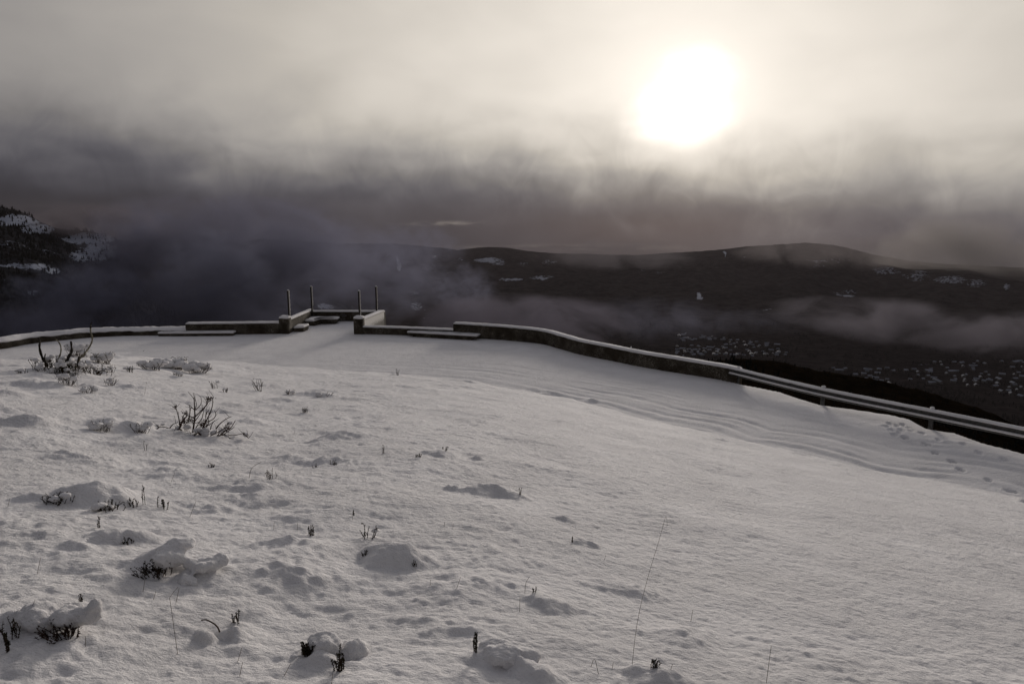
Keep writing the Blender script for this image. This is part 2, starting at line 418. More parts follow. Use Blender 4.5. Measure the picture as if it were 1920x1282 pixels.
# ------------------------------------------------------------------ walls
def densify(pts, step=.12):
    pts = [np.array(p, float) for p in pts]; out = []
    n = len(pts)
    for i in range(n - 1):
        p0 = pts[max(i - 1, 0)]; p1 = pts[i]; p2 = pts[i + 1]; p3 = pts[min(i + 2, n - 1)]
        k = max(1, int(np.linalg.norm(p2 - p1) / step))
        for j in range(k):
            t = j / k
            out.append(.5 * ((2 * p1) + (-p0 + p2) * t + (2 * p0 - 5 * p1 + 4 * p2 - p3) * t * t + (-p0 + 3 * p1 - 3 * p2 + p3) * t ** 3))
    out.append(pts[-1]); return out
def sweep(path, section, name, m, parent, jit=0.0, seed=0.0, closed=True, taper=False):
    """section(s, k) -> list of (outward, up); path = list of xy, outward = left of travel direction"""
    P = np.array(path); n = len(P)
    T = np.gradient(P, axis=0); T /= np.linalg.norm(T, axis=1)[:, None]
    NN = np.stack([-T[:, 1], T[:, 0]], -1)
    L = np.concatenate([[0], np.cumsum(np.linalg.norm(np.diff(P, axis=0), axis=1))])
    V = []; k = None
    for i in range(n):
        sec = section(L[i], L[-1]); k = len(sec)
        for j, (o, u) in enumerate(sec):
            V.append((P[i, 0] + NN[i, 0] * o, P[i, 1] + NN[i, 1] * o, u))
    V = np.array(V)
    if jit:
        a = np.repeat(L, k); b = np.tile(np.arange(k) * .13, n)
        V[:, 2] += jit * fbm(a, b, .35, 3, seed); V[:, 0] += jit * .5 * fbm(a, b, .25, 3, seed + 9); V[:, 1] += jit * .5 * fbm(a, b, .25, 3, seed + 19)
    F = []
    for i in range(n - 1):
        for j in range(k if closed else k - 1):
            a = i * k + j; b = i * k + (j + 1) % k
            F.append((a, b, b + k, a + k))
    F.append(tuple(range(k))); F.append(tuple((n - 1) * k + j for j in range(k))[::-1])
    return mesh_obj(name, V, F, m, parent, True)
def autosmooth(o, ang=40):
    me = o.data
    try:
        me.set_sharp_from_angle(angle=R(ang))
    except Exception: pass
    return o
def body_sec(h0, h1, th, foot=-1.2):
    def f(s, Lt):
        h = h0 + (h1 - h0) * s / Lt
        return [(0, foot), (0, h - .03), (.025, h), (th - .025, h), (th, h - .03), (th, foot)]
    return f
def cap_sec(h0, h1, th, sn=.085, over=.025, endr=.12):
    def f(s, Lt):
        h = h0 + (h1 - h0) * s / Lt
        e = min(1, s / endr, (Lt - s) / endr); e = math.sqrt(max(0, 1 - (1 - e) ** 2)); q = sn * (.25 + .75 * e)
        o = over * e
        return [(-o * .4, h - .012), (-o, h + q * .35), (-o * .4 + .02, h + q * .8), (th * .3, h + q), (th * .7, h + q), (th + o * .4 - .02, h + q * .8), (th + o, h + q * .35), (th + o * .4, h - .012)]
    return f
def wall(name, label, pts, h0, h1, th, sn=.085, step=.12, seed=1.0):
    path = densify(pts, step)
    mid = path[len(path) // 2]; e = empty(name, (mid[0], mid[1], 0)); tag(e, label, 'wall')
    Pm = [p - np.array(mid) for p in path]
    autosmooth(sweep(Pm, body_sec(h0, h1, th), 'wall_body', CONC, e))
    sweep(Pm, cap_sec(h0 + .004, h1 + .004, th, sn), 'snow_cap', SNOW, e, jit=.018, seed=seed)
    return e

# path direction runs left -> right in the photo; its left-hand normal points outward (away from camera)
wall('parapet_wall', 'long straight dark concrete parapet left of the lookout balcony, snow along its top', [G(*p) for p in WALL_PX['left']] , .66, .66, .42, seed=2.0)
wall('parapet_wall', 'low concrete wall right of the lookout balcony, between its pier and the higher curved wall', [G(679.3, 627.4), G(762, 629.8), G(850, 633.4)], .44, .42, .35, seed=5.0)
cw = [G(*p) for p in WALL_PX['curve']]
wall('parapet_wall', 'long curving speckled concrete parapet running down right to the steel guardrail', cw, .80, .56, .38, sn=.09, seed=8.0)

# low rounded kerb wall at far left, snow plastered on its sloping face
pts = [G(*p) for p in WALL_PX['curb']]; path = densify(pts, .12); mid = path[len(path) // 2]
e = empty('kerb_wall', (mid[0], mid[1], 0)); tag(e, 'low rounded kerb wall at the far left with snow plastered over its sloping face', 'wall')
Pm = [p - np.array(mid) for p in path]
LK = float(np.sum(np.linalg.norm(np.diff(np.array(path), axis=0), axis=1)))
def ksc(s): return 1.42 - .42 * min(1, s / (LK * .85))
def kb(s, L):
    k = ksc(s); return [(0, -1), (0, .25 * k), (.10, .34 * k), (.25, .40 * k), (.6, .42 * k), (.75, .3 * k), (.8, -1)]
def kc(s, L):
    k = ksc(s); w = .03 * math.sin(s * 3.1) + .02 * math.sin(s * 7.7 + 1)
    b = .285 * k + w * .6
    return [(.015, b), (-.014, b + .03), (.02, b + .08), (.09, .365 * k), (.22, .44 * k), (.42, .475 * k), (.62, .465 * k), (.75, .41 * k), (.80, .3 * k), (.7, .28 * k), (.3, .36 * k), (.1, .29 * k)]
autosmooth(sweep(Pm, kb, 'wall_body', CONC, e)); sweep(Pm, kc, 'snow_cap', SNOW, e, jit=.05, seed=14.0)

# ---- lookout balcony parapet
ox, oy = -10.95, 40.8
lk = empty('lookout_balcony', (ox, oy, 0)); tag(lk, 'square concrete lookout balcony with two piers jutting out beyond the road', 'balcony')
def seg_wall(name, a, b, h0, h1, th, m=CONC, snow=True, side=1, foot=-2.5, sn=.085, seed=3.0):
    a = np.array(a) - [ox, oy]; b = np.array(b) - [ox, oy]
    path = densify([a, b], .1)
    o = autosmooth(sweep(path, body_sec(h0, h1, th, foot), name, m, lk))
    if snow: s = sweep(path, cap_sec(h0 + .004, h1 + .004, th, sn, .02, .05), 'snow_cap', SNOW, o, jit=.014, seed=seed)
    return o
# left side wall: travelling from front to back, outward = left
seg_wall('side_wall', (PL[0], PL[1] + .32), (BL[0] - .0, BL[1] + .30), .80, .74, .32, seed=21)
bw = seg_wall('back_wall', (BL[0] + .004, BL[1] + .0), (BR[0] + .40, BR[1]), .66, .66, .30, seed=22)
# right side wall: travelling back to front so that outward is to the right
seg_wall('side_wall', (BR[0] + .03, BR[1] - .004), (PR[0] + .12, PR[1] + .34), .70, .80, .36, m=FROST, seed=23)
def pier(x0, x1, y0, y1, h, seed):
    M_ = MB(); cx, cy = (x0 + x1) / 2 - ox, (y0 + y1) / 2 - oy; hx, hy = (x1 - x0) / 2, (y1 - y0) / 2
    ring = [(-hx + .03, -hy), (hx - .03, -hy), (hx, -hy + .03), (hx, hy - .03), (hx - .03, hy), (-hx + .03, hy), (-hx, hy - .03), (-hx, -hy + .03)]
    for z, k in ((-1.5, 1), (h - .02, 1), (h, .96)): M_.V += [(cx + a * k, cy + b * k, z) for a, b in ring]
    for i in range(2):
        for j in range(8):
            a = i * 8 + j; b = i * 8 + (j + 1) % 8; M_.F.append((a, b, b + 8, a + 8))
    M_.F.append(tuple(16 + j for j in range(8)))
    o = M_.build('pier', CONC, lk); autosmooth(o)
    Sn = MB(); n = 9
    rows = [(1.06, .002), (1.07, .05), (1.0, .10), (.72, .135), (.3, .15)]
    for k, z in rows:
        for j in range(24):
            t = 2 * math.pi * j / 24; c, s = math.cos(t), math.sin(t); q = (abs(c) ** 5 + abs(s) ** 5) ** (-1 / 5)
            Sn.V.append((cx + hx * k * q * c, cy + hy * k * q * s, h + z + .008 * math.sin(3 * t + seed)))
    for i in range(len(rows) - 1):
        for j in range(24):
            a = i * 24 + j; b = i * 24 + (j + 1) % 24; Sn.F.append((a, b, b + 24, a + 24))
    Sn.F.append(tuple((len(rows) - 1) * 24 + j for j in range(24)))
    Sn.build('snow_cap', SNOW, o); return o
pier(-13.42, PL[0] + .02, 38.02, 38.62, .93, 1.0)
pier(PR[0], PR[0] + .52, 37.92, 38.52, .93, 2.0)
# chalk scribble on the back wall, a loop with cursive squiggles and a small mark to its right
X0 = -10.95 - ox + .28 - .35; Y0 = BR[1] - oy - .012
def stroke(pts, r=.011):
    MB().tube([(X0 + a, Y0, b) for a, b in pts], r, 4).build('chalk_stroke', CHALK, bw)
stroke([(.0 + .28 * math.cos(t) - .0, .34 + .20 * math.sin(t)) for t in np.linspace(1.2, 5.2, 22)])
stroke([(-.12 + .012 * i, .33 + .05 * math.sin(i * .9) + .003 * i) for i in range(24)])
stroke([(-.16 + .016 * i, .20 + .025 * math.sin(i * 1.1)) for i in range(18)])
stroke([(.05 + .15 * math.cos(t), .40 + .07 * math.sin(t)) for t in np.linspace(-.6, 2.6, 12)])
stroke([(.42, .36), (.45, .38), (.45, .28), (.44, .24)])

# ---- benches: thick stone slabs with a cushion of snow
def slab_bench(label, corners, h, th=.14, sn=.1, legs=True, seed=1, group=None):
    C_ = np.array(corners, float); c = C_.mean(0); e = empty('stone_bench', (c[0], c[1], 0)); tag(e, label, 'bench')
    P = C_ - c; n = len(P)
    b = MB()
    for z, k in ((h - th, .985), (h - th + .02, 1), (h - .02, 1), (h, .985)): b.V += [(p[0] * k, p[1] * k, z) for p in P]
    for i in range(3):
        for j in range(n):
            a = i * n + j; d = i * n + (j + 1) % n; b.F.append((a, d, d + n, a + n))
    b.F.append(tuple(range(n))[::-1]); b.F.append(tuple(3 * n + j for j in range(n)))
    o = b.build('slab', CONC, e, False)
    base = MB(); k = .86
    for z in (-.6, h - th - .001): base.V += [(p[0] * k, p[1] * k, z) for p in P]
    for j in range(n): base.F.append((j, (j + 1) % n, (j + 1) % n + n, j + n))
    base.build('base', CONC, e, False)
    # snow cushion: subdivided outline, rounded rim
    out = []
    for j in range(n):
        a = P[j]; d = P[(j + 1) % n]; m_ = max(2, int(np.linalg.norm(d - a) / .1))
        for i in range(m_): out.append(a + (d - a) * i / m_)
    out = np.array(out); N_ = len(out); sV = []; sF = []
    cen = out.mean(0); dist = np.linalg.norm(out - cen, axis=1)
    prof = [(.00, .002), (.02, .035), (.0, sn * .75), (-.05, sn * .96), (-.13, sn)]
    for off, z in prof:
        for i in range(N_):
            tdir = out[(i + 1) % N_] - out[i - 1]; tdir = tdir / (np.linalg.norm(tdir) + 1e-9); nn = np.array([tdir[1], -tdir[0]])
            q = out[i] + nn * off * (1 if poly_ccw(P) else -1)
            sV.append((q[0], q[1], h + z + .012 * math.sin(i * .7 + seed) * (z > .05)))
    for r_ in range(len(prof) - 1):
        for i in range(N_):
            a = r_ * N_ + i; d = r_ * N_ + (i + 1) % N_; sF.append((a, d, d + N_, a + N_))
    sF.append(tuple((len(prof) - 1) * N_ + i for i in range(N_)))
    mesh_obj('snow_cap', sV, sF, SNOW, o, True)
    return e
def poly_ccw(P):
    return sum(P[i][0] * P[(i + 1) % len(P)][1] - P[(i + 1) % len(P)][0] * P[i][1] for i in range(len(P))) > 0
def front_bench(label, pa, pb, depth, h, **k):
    a = np.array(G(*pa)); b = np.array(G(*pb)); t = (b - a) / np.linalg.norm(b - a); n = np.array([-t[1], t[0]])
    return slab_bench(label, [a, b, b + n * depth, a + n * depth], h, **k)
front_bench('long low stone bench slab under snow, left of the balcony before the straight parapet', (297, 631.2), (437, 630.4), .62, .17, seed=1)
front_bench('long low stone bench slab under snow, right of the balcony', (764, 631.5), (894, 639.0), .60, .24, seed=2)
slab_bench('snow-covered L-shaped stone bench in the back corner of the lookout balcony', [(-12.95, 41.4), (-12.45, 41.4), (-12.25, 42.35), (-11.2, 42.35), (-11.2, 42.95), (-12.98, 42.95)], .30, th=.2, sn=.13, seed=3)
slab_bench('small snow-covered stone block just behind the left pier of the balcony', [(-12.82, 38.75), (-12.3, 38.95), (-12.28, 39.9), (-12.88, 39.9)], .26, th=.2, sn=.12, seed=4)

# ---- four square posts with wind-driven snow on their right side
def post(label, x, y, z0, z1, w=.095, loop=False):
    e = empty('metal_post', (x, y, z0)); tag(e, label, 'post', 'square steel posts standing around the lookout balcony')
    h = z1 - z0; b = MB().box(-w / 2, w / 2, -w / 2, w / 2, 0, h - .03); b.box(-w / 2 - .012, w / 2 + .012, -w / 2 - .012, w / 2 + .012, h - .03, h)
    o = b.build('shaft', PAINT, e, False)
    if loop:
        l = MB().tube([(-.03, -w / 2 - .02, h - .2), (-.03, -w / 2 - .05, h - .14), (.02, -w / 2 - .05, h - .14), (.02, -w / 2 - .02, h - .2)], .009, 5); l.build('hook', STEEL, e)
    s = MB(); n = 26; rr2 = random.Random(int(x * 77)); s0 = .12 if z0 > .2 else h * .45
    for i in range(n + 1):
        z = s0 + (h - s0 + .01) * i / n; tk = .034 + .008 * math.sin(i * 1.3) + rr2.uniform(-.004, .004)
        if i < 2: tk *= .4
        wd = w / 2 * .8
        for a, b_ in ((w / 2 + .001, -wd - .02), (w / 2 + tk, -wd * .6), (w / 2 + tk * 1.1, 0), (w / 2 + tk, wd * .6), (w / 2 + .001, wd + .012)):
            s.V.append((a, b_, z))
    for i in range(n):
        for j in range(4): a = i * 5 + j; s.F.append((a, a + 1, a + 6, a + 5))
    s.F.append(tuple(range(5))); s.F.append(tuple(n * 5 + j for j in range(5)))
    s.build('snow_strip', RIME, e)
    MB().blob((.008, 0, h + .015), w * .62, w * .6, .045, seed=int(abs(x) * 31), amp=.12).build('snow_cap', SNOW, e)
    return e
post('steel post standing on the left pier of the lookout balcony', -12.93, 38.45, .95, 2.50)
post('tallest steel post, in the back left corner of the lookout balcony', -13.02, 43.2, 0, 2.32)
post('steel post with a small hook near its top, on the right pier of the balcony', -8.82, 38.36, .95, 2.48, loop=True)
post('steel post on the back right corner of the lookout balcony', -8.86, 43.42, .68, 2.30)

# ---- guardrail
RAILP = [gp(1379, 720)[:2], gp(1538, 761)[:2], gp(1741, 805.6)[:2]]
dlast = RAILP[2] - RAILP[1]
RAILP += [RAILP[2] + dlast * 1.02, RAILP[2] + dlast * 2.04]
g0 = RAILP[0]; ge = empty('guardrail', (g0[0], g0[1], 0)); tag(ge, 'galvanised steel crash barrier with a snow-lined W-beam, right of the road', 'guardrail')
start = np.array(RAILP[0]) + (np.array(RAILP[0]) - np.array(RAILP[1])) / 3.8 * .3
line = [start] + [np.array(p) for p in RAILP]
path = [p - np.array(g0) for p in densify(line, .15)]
HT = .62
def wsec(s, L):
    prof = [(0, 0), (-.012, .012), (-.07, .045), (-.083, .075), (-.07, .105), (-.02, .137), (-.012, .155), (-.02, .173), (-.07, .205), (-.083, .235), (-.07, .265), (-.012, .298), (0, .31)]
    z0 = HT - .31 - .0
    a = [(o, z0 + u) for o, u in prof]; b = [(o + .006, z0 + u) for o, u in prof[::-1]]
    return a + b
# the rail stands a little in front (road side) of the posts
autosmooth(sweep([p for p in path], wsec, 'rail', STEEL, ge), 60)
def rsn(s, L):
    z = HT; q = 1.0
    return [(-.072, z - .047), (-.083, z - .028), (-.055, z - .0), (-.02, z + .035), (.015, z + .04), (.03, z + .01), (.012, z - .004), (-.02, z - .020)]
sweep(path, rsn, 'snow_cap', SNOW, ge, jit=.012, seed=31)
def rsn2(s, L):
    z = HT - .31
    return [(-.083, z + .078), (-.088, z + .092), (-.07, z + .122), (-.035, z + .142), (-.022, z + .137), (-.071, z + .107)]
sweep(path, rsn2, 'snow_lining', SNOW, ge, jit=.006, seed=37)
for i, p in enumerate(RAILP):
    q = p - g0; d = np.array(RAILP[min(i + 1, 4)]) - np.array(RAILP[max(i - 1, 0)]); a = math.atan2(d[1], d[0])
    M_ = Matrix.Translation((q[0], q[1], 0)) @ Matrix.Rotation(a, 4, 'Z')
    b = MB(); b.box(-.055, .055, .07, .078, -.7, HT + .02, M_); b.box(-.055, -.047, .0781, .15, -.7, HT + .02, M_); b.box(.047, .055, .0781, .15, -.7, HT + .02, M_); b.box(-.05, .05, .008, .069, HT - .27, HT - .05, M_)
    po = b.build('post', STEEL, ge, False)
    Sb = MB(); c = M_ @ Vector((0, .1, HT + .045)); Sb.blob((c.x, c.y, c.z), .075, .065, .04, seed=i, amp=.2); Sb.build('snow_cap', SNOW, po)
    bt = MB(); c = M_ @ Vector((0, -.018, HT - .155)); c2 = M_ @ Vector((0, -.040, HT - .155)); bt.tube([c, c2], .017, 8); bt.build('bolt', STEEL, po)

# ------------------------------------------------------------------ plants
def curve_pts(p0, p1, bend, n=7, r=None):
    p0 = Vector(p0); p1 = Vector(p1); out = []
    for i in range(n):
        t = i / (n - 1); out.append(p0.lerp(p1, t) + Vector(bend) * math.sin(t * math.pi))
    return out
def leaflets(mb, pts, r, dens, size):
    for i in range(dens):
        k = r.uniform(.35, 1) * (len(pts) - 1); j = min(int(k), len(pts) - 2); p = pts[j].lerp(pts[j + 1], k - j)
        d = Vector((r.uniform(-1, 1), r.uniform(-1, 1), r.uniform(-.2, 1.1))).normalized() * size * r.uniform(.6, 1.3)
        s = d.cross(Vector((r.uniform(-1, 1), r.uniform(-1, 1), .3))).normalized() * size * .3
        b = len(mb.V); mb.V += [tuple(p), tuple(p + d * .5 + s), tuple(p + d), tuple(p + d * .5 - s)]; mb.F.append((b, b + 1, b + 2, b + 3))
def heather(px, py, rad_px, h, n, label, cat='plant', group=None, snow=3, name='heather_tuft', leaf=LEAF, seed=None, lean=(0, 0), spread=1.0, dens=10, thick=.0035, snowr=1.0):
    c, t = at(px, py); R0 = rad_px * t / FPX; sd = seed if seed is not None else int(px * 7 + py); r = random.Random(sd)
    thick = max(thick * .75, t * .00028)
    e = empty(name, c); tag(e, label, cat, group)
    st = MB(); lf = MB(); tips = []
    for i in range(n):
        a = r.uniform(0, 6.283); b = Vector((math.cos(a), math.sin(a) * .8, 0)) * R0 * r.uniform(0, .55)
        tip = Vector((math.cos(a) * R0 * r.uniform(.3, 1) * spread + lean[0] * h, math.sin(a) * R0 * .8 * r.uniform(.2, 1) * spread + lean[1] * h, h * r.uniform(.45, 1)))
        pts = curve_pts(b - Vector((0, 0, .05)), tip, (r.uniform(-.2, .2) * R0, r.uniform(-.2, .2) * R0, .05 * h), 6)
        st.tube(pts, [thick * (1.2 - .8 * k / 5) for k in range(6)], 4); leaflets(lf, pts, r, int(dens * 2.2), max(.008, t * .0009)); tips.append(tip)
        if r.random() < .7:
            k = r.randint(2, 4); q = pts[k] + Vector((r.uniform(-.35, .35) * R0, r.uniform(-.3, .3) * R0, h * r.uniform(.15, .4)))
            sub = curve_pts(pts[k], q, (0, 0, .02), 4); st.tube(sub, [thick * .8, thick * .7, thick * .5, thick * .4], 3); leaflets(lf, sub, r, int(dens * 1.4), max(.007, t * .0008)); tips.append(q)
    st.build('stems', TWIG, e); lf.build('leaves', leaf, e, False)
    if snow:
        r.shuffle(tips)
        for q in tips[:snow]:
            k = R0 * r.uniform(.2, .38) * snowr; MB().blob((q.x * .8, q.y * .8 , q.z * .8), k, k * .9, k * .62, seed=r.randint(0, 999), amp=.25, flat=.4).build('snow_clump', SNOW, e)
    return e
def snow_lump(e, lumps):
    s = MB()
    for i, (x, y, z, a, b, c) in enumerate(lumps): s.blob((x, y + .055, z * .62 - .012), a, b * 1.15, c * .95, seed=i * 13 + 5, amp=.22, nu=26, nv=16, flat=.35)
    o = s.build('snow_clump', SNOW, e)
    m = o.modifiers.new('remesh', 'REMESH'); m.mode = 'VOXEL'; m.voxel_size = .009; m.use_smooth_shade = True
    m = o.modifiers.new('smooth', 'SMOOTH'); m.factor = .8; m.iterations = 16
    tx = bpy.data.textures.get('snow_lumps') or bpy.data.textures.new('snow_lumps', 'CLOUDS'); tx.noise_scale = .07; tx.noise_depth = 3
    m = o.modifiers.new('displace', 'DISPLACE'); m.texture = tx; m.strength = .05; m.mid_level = .5; m.texture_coords = 'GLOBAL'
    return o

GH = 'dark heather tufts half buried in the snow'
# mound with dark heather showing under its front edge
heather(110, 944, 34, .07, 26, 'dark heather poking from under the left end of a long snow mound', group=GH, snow=2, dens=16)
heather(205, 957, 32, .07, 26, 'dark heather showing under the middle of the long snow mound', group=GH, snow=2, dens=16)
heather(250, 948, 16, .06, 12, 'small dark heather clump at the right end of the long snow mound', group=GH, snow=1)
heather(269, 946, 5, .19, 2, 'single upright heather sprig at the right end of the long mound', snow=0, name='heather_sprig', spread=.5, dens=30)
heather(306, 953, 13, .09, 7, 'little branching sprig standing alone right of the long mound', snow=0, name='heather_sprig', dens=22)
heather(186, 990, 7, .08, 4, 'tiny sprig on the snow just below the long mound', snow=1, name='heather_sprig')
heather(240, 1018, 18, .035, 12, 'flat dark heather crescent on the mound above the big snow-capped clump', group=GH, snow=1)
# big snow-capped clump
e = heather(298, 1080, 34, .10, 40, 'largest dark heather clump in the left foreground under a lumpy snow cap', snow=0, dens=14, spread=1.25, lean=(-.1, -.5), cat='plant')
k = .0029
snow_lump(e, [(.03, .02, .13, .105, .09, .065), (.06, .10, .20, .08, .07, .045), (.0, .12, .15, .09, .07, .04), (.22, .02, .05, .10, .08, .05), (.30, .06, .06, .06, .05, .04), (-.02, -.1, .0, .07, .05, .05), (.2, -.12, .0, .06, .05, .04)])
e = heather(118, 1192, 36, .07, 30, 'snow-capped heather near the left edge, shaped like a boat with an upturned tip', snow=0, dens=11, spread=1.2, lean=(0, -.5), leaf=TWIG)
snow_lump(e, [(-.02, .02, .085, .10, .06, .05), (.06, .02, .10, .07, .05, .05), (.10, .03, .15, .035, .035, .06), (-.03, -.08, .0, .05, .03, .03)])
heather(152, 1128, 4, .04, 3, 'dark tip on top of the boat-shaped snow clump', snow=0, name='heather_sprig')
e = heather(22, 1200, 22, .10, 8, 'heather sprig under a snow lump at the left edge of the foreground', snow=0)
snow_lump(e, [(.03, .08, .03, .12, .08, .07)])
heather(14, 1222, 7, .10, 4, 'short dark sprig at the far left near the bottom', snow=0, name='heather_sprig', dens=24)
e = heather(581, 1226, 15, .06, 34, 'dark round heather hollow below a smooth snow hood at the bottom', snow=0, dens=16, spread=1.1, lean=(0, -.3), leaf=LEAF)
snow_lump(e, [(.06, -.015, .02, .085, .07, .075), (.025, -.01, .075, .055, .05, .03), (.02, -.04, -.03, .11, .07, .05)])
e = heather(664, 1222, 10, .05, 6, 'pointed snow cone over a hidden tuft, right of the snow hood', snow=0)
snow_lump(e, [(.0, -.05, -.02, .085, .065, .075), (.015, -.045, .06, .035, .035, .05), (.02, -.06, -.06, .11, .08, .05)])
heather(636, 1258, 16, .12, 9, 'branching dark sprig below the pointed snow cone', snow=1, name='heather_sprig', spread=1.2, dens=26)
e = heather(893, 1226, 12, .115, 3, 'upright heather sprig with two stems left of a round snow lump at the bottom', snow=0, name='heather_sprig', dens=44, spread=.6)
snow_lump(e, [(.13, -.04, -.02, .12, .08, .06), (.06, -.05, -.02, .08, .06, .04), (.22, -.04, -.05, .10, .08, .05)])
heather(582, 1005, 9, .08, 7, 'small dark sprig on a snow knob near the centre left', snow=1, name='heather_sprig', dens=18)
heather(690, 1008, 20, .10, 7, 'spiky sprigs along the left crest of the wide central mound', snow=1, name='heather_sprig', dens=18)
heather(683, 1042, 6, .04, 5, 'dark speck of heather on the left flank of the central mound', snow=0, name='heather_sprig')
heather(777, 1063, 5, .04, 5, 'dark speck of heather on the right flank of the central mound', snow=0, name='heather_sprig')
heather(662, 966, 5, .08, 3, 'two-pronged sprig above the wide central mound', snow=0, name='heather_sprig')
heather(441, 1170, 12, .05, 6, 'tiny dark tips on the snow peak right of the bent twig', snow=1)
heather(398, 876, 9, .05, 7, 'small dark heather dot between the bare shrub and the long mound', group=None, snow=1)
heather(625, 872, 8, .06, 7, 'dark heather dot on the right end of the middle left ridge', snow=1)
heather(590, 876, 6, .04, 5, 'faint heather dot left of the ridge end', snow=1)
heather(785, 857, 8, .05, 7, 'dark heather at the left end of the low mound right of centre', snow=1)
heather(832, 843, 9, .04, 6, 'flat dark twig behind the low mound right of centre', snow=0)
heather(719, 850, 5, .14, 3, 'pair of tiny sprigs standing on open snow near the centre', snow=0, name='heather_sprig')
heather(975, 929, 5, .08, 3, 'tiny sprig on the right flank of the mound right of centre', snow=0, name='heather_sprig')
heather(1072, 1018, 4, .06, 3, 'short black stub alone on the smooth snow right of centre', snow=0, name='heather_sprig')
heather(1001, 1112, 4, .035, 3, 'black stub at the top of a small mound below centre', snow=0, name='heather_sprig')
heather(1228, 1252, 14, .04, 10, 'low twiggy heads on the mound at the bottom beside the long stem', snow=2, name='heather_sprig')
heather(572, 773, 9, .12, 12, 'dark hollow of heather at the left end of the small mound near centre left', group=None, snow=1)
heather(605, 742, 20, .08, 9, 'scattered dark tips on the humped mound behind centre left', snow=2)
heather(545, 738, 14, .12, 8, 'dark tips on the left end of the humped mound', snow=2)
heather(488, 733, 18, .3, 12, 'reddish feathery grass clump far behind the bare shrub', snow=0, name='grass_clump', leaf=STRAW, thick=.003)
heather(508, 898, 12, .12, 8, 'pale feathery grass clump on snow left of centre', snow=0, name='grass_clump', leaf=STRAW)
heather(747, 704, 6, .3, 3, 'small forked twig at the road edge right of centre', snow=1, name='heather_sprig')
heather(130, 720, 24, .22, 30, 'dark heather clump below the burnt stems', snow=8, dens=14)
heather(165, 736, 20, .12, 18, 'low dark heather patch lower right of the burnt stems', snow=4)
heather(208, 722, 16, .16, 16, 'round snowy heather tuft in the left middle distance', snow=4)
heather(243, 697, 12, .16, 14, 'small snowy heather tuft right of the burnt shrub', snow=4)
heather(205, 697, 14, .16, 14, 'snowy heather tuft just right of the burnt shrub', snow=4)
heather(285, 692, 28, .24, 34, 'snow-laden heather thicket in front of the road, its left part', snow=14, dens=14)
heather(325, 690, 32, .30, 44, 'snow-laden heather thicket in front of the road, its middle', snow=18, dens=14)
heather(372, 697, 28, .28, 34, 'snow-laden heather thicket in front of the road, its right part', snow=14, dens=14)
heather(335, 704, 14, .12, 12, 'small dark tuft before the snow-laden thicket', snow=3)
heather(190, 665, 26, .34, 40, 'snowy bush with yellow-green leaves right of the tall burnt stem', snow=16, leaf=YLEAF, dens=16, name='leafy_bush')
heather(148, 668, 26, .36, 34, 'snow-laden bush between the burnt stems', snow=18, dens=10, name='leafy_bush')
heather(190, 808, 26, .14, 24, 'low snow-covered heather left of the bare shrub', snow=8, dens=14)
heather(262, 812, 22, .14, 22, 'low heather clump touching the bare shrub on its left', snow=7, dens=14)
heather(402, 728, 10, .2, 8, 'small sprig behind the bare shrub, its left neighbour', snow=1, name='heather_sprig')
heather(422, 735, 8, .1, 8, 'small dark sprig behind the bare shrub, farther right', snow=1, name='heather_sprig')
heather(275, 844, 4, .13, 2, 'single thin sprig below the bare shrub', snow=0, name='heather_sprig')
heather(42, 700, 16, .1, 10, 'faint dark tuft left of the burnt shrub', snow=3)
heather(100, 700, 14, .1, 12, 'dark tuft at the foot of the burnt stems', snow=3)

# burnt shrub: four charred stems in the photo, each drawn at its own depth
sc, st_ = at(120, 692)
be = empty('burnt_shrub', sc); tag(be, 'burnt shrub with four bare charred stems rising before the kerb wall at left', 'shrub')
def img3(px, py, t):
    d = ray(px, py); return Vector((d[0] * t, d[1] * t, HC + d[2] * t)) - sc
def stem(pxs, t, r0, r1, m, name='stem', parent=be):
    P = [img3(x, y, t + .12 * math.sin(i * 1.7)) for i, (x, y) in enumerate(pxs)]
    q = densify([np.array(p) for p in P], .03); n = len(q); rr3 = random.Random(int(pxs[0][0]))
    rad = [(r0 + (r1 - r0) * i / (n - 1)) * (1 + .14 * math.sin(i * .9) + rr3.uniform(-.08, .08)) for i in range(n)]
    return MB().tube([Vector(p) for p in q], rad, 8).build(name, m, parent)
T = st_
s1 = stem([(88, 686), (83, 677), (77, 664), (74, 650), (75, 640), (72, 634)], T, .036, .016, BARK)
stem([(84, 680), (84, 670), (85, 663)], T - .1, .022, .008, BARK, 'twig', s1)
s2 = stem([(107, 694), (108, 680), (111, 670), (114, 660), (114, 650), (110, 641), (104, 637)], T + .3, .022, .011, PALEBARK)
s3 = stem([(119, 694), (123, 685), (128, 670), (134, 660), (134, 650), (133, 640)], T - .2, .045, .018, BARK)
s4 = stem([(141, 691), (146, 680), (150, 672), (158, 663), (165, 654), (171, 644), (173, 634), (170, 622), (170, 613)], T + .1, .020, .016, PALEBARK)
stem([(170, 614), (170, 609), (172, 604)], T + .1, .018, .007, BARK, 'charred_tip', s4)
stem([(148, 690), (145, 684), (146, 676), (148, 669)], T - .05, .012, .018, BARK, 'twig', s4)
stem([(158, 663), (158, 658), (160, 654)], T + .1, .010, .006, BARK, 'twig', s4)
hb = MB(); hl = MB(); r = random.Random(5)
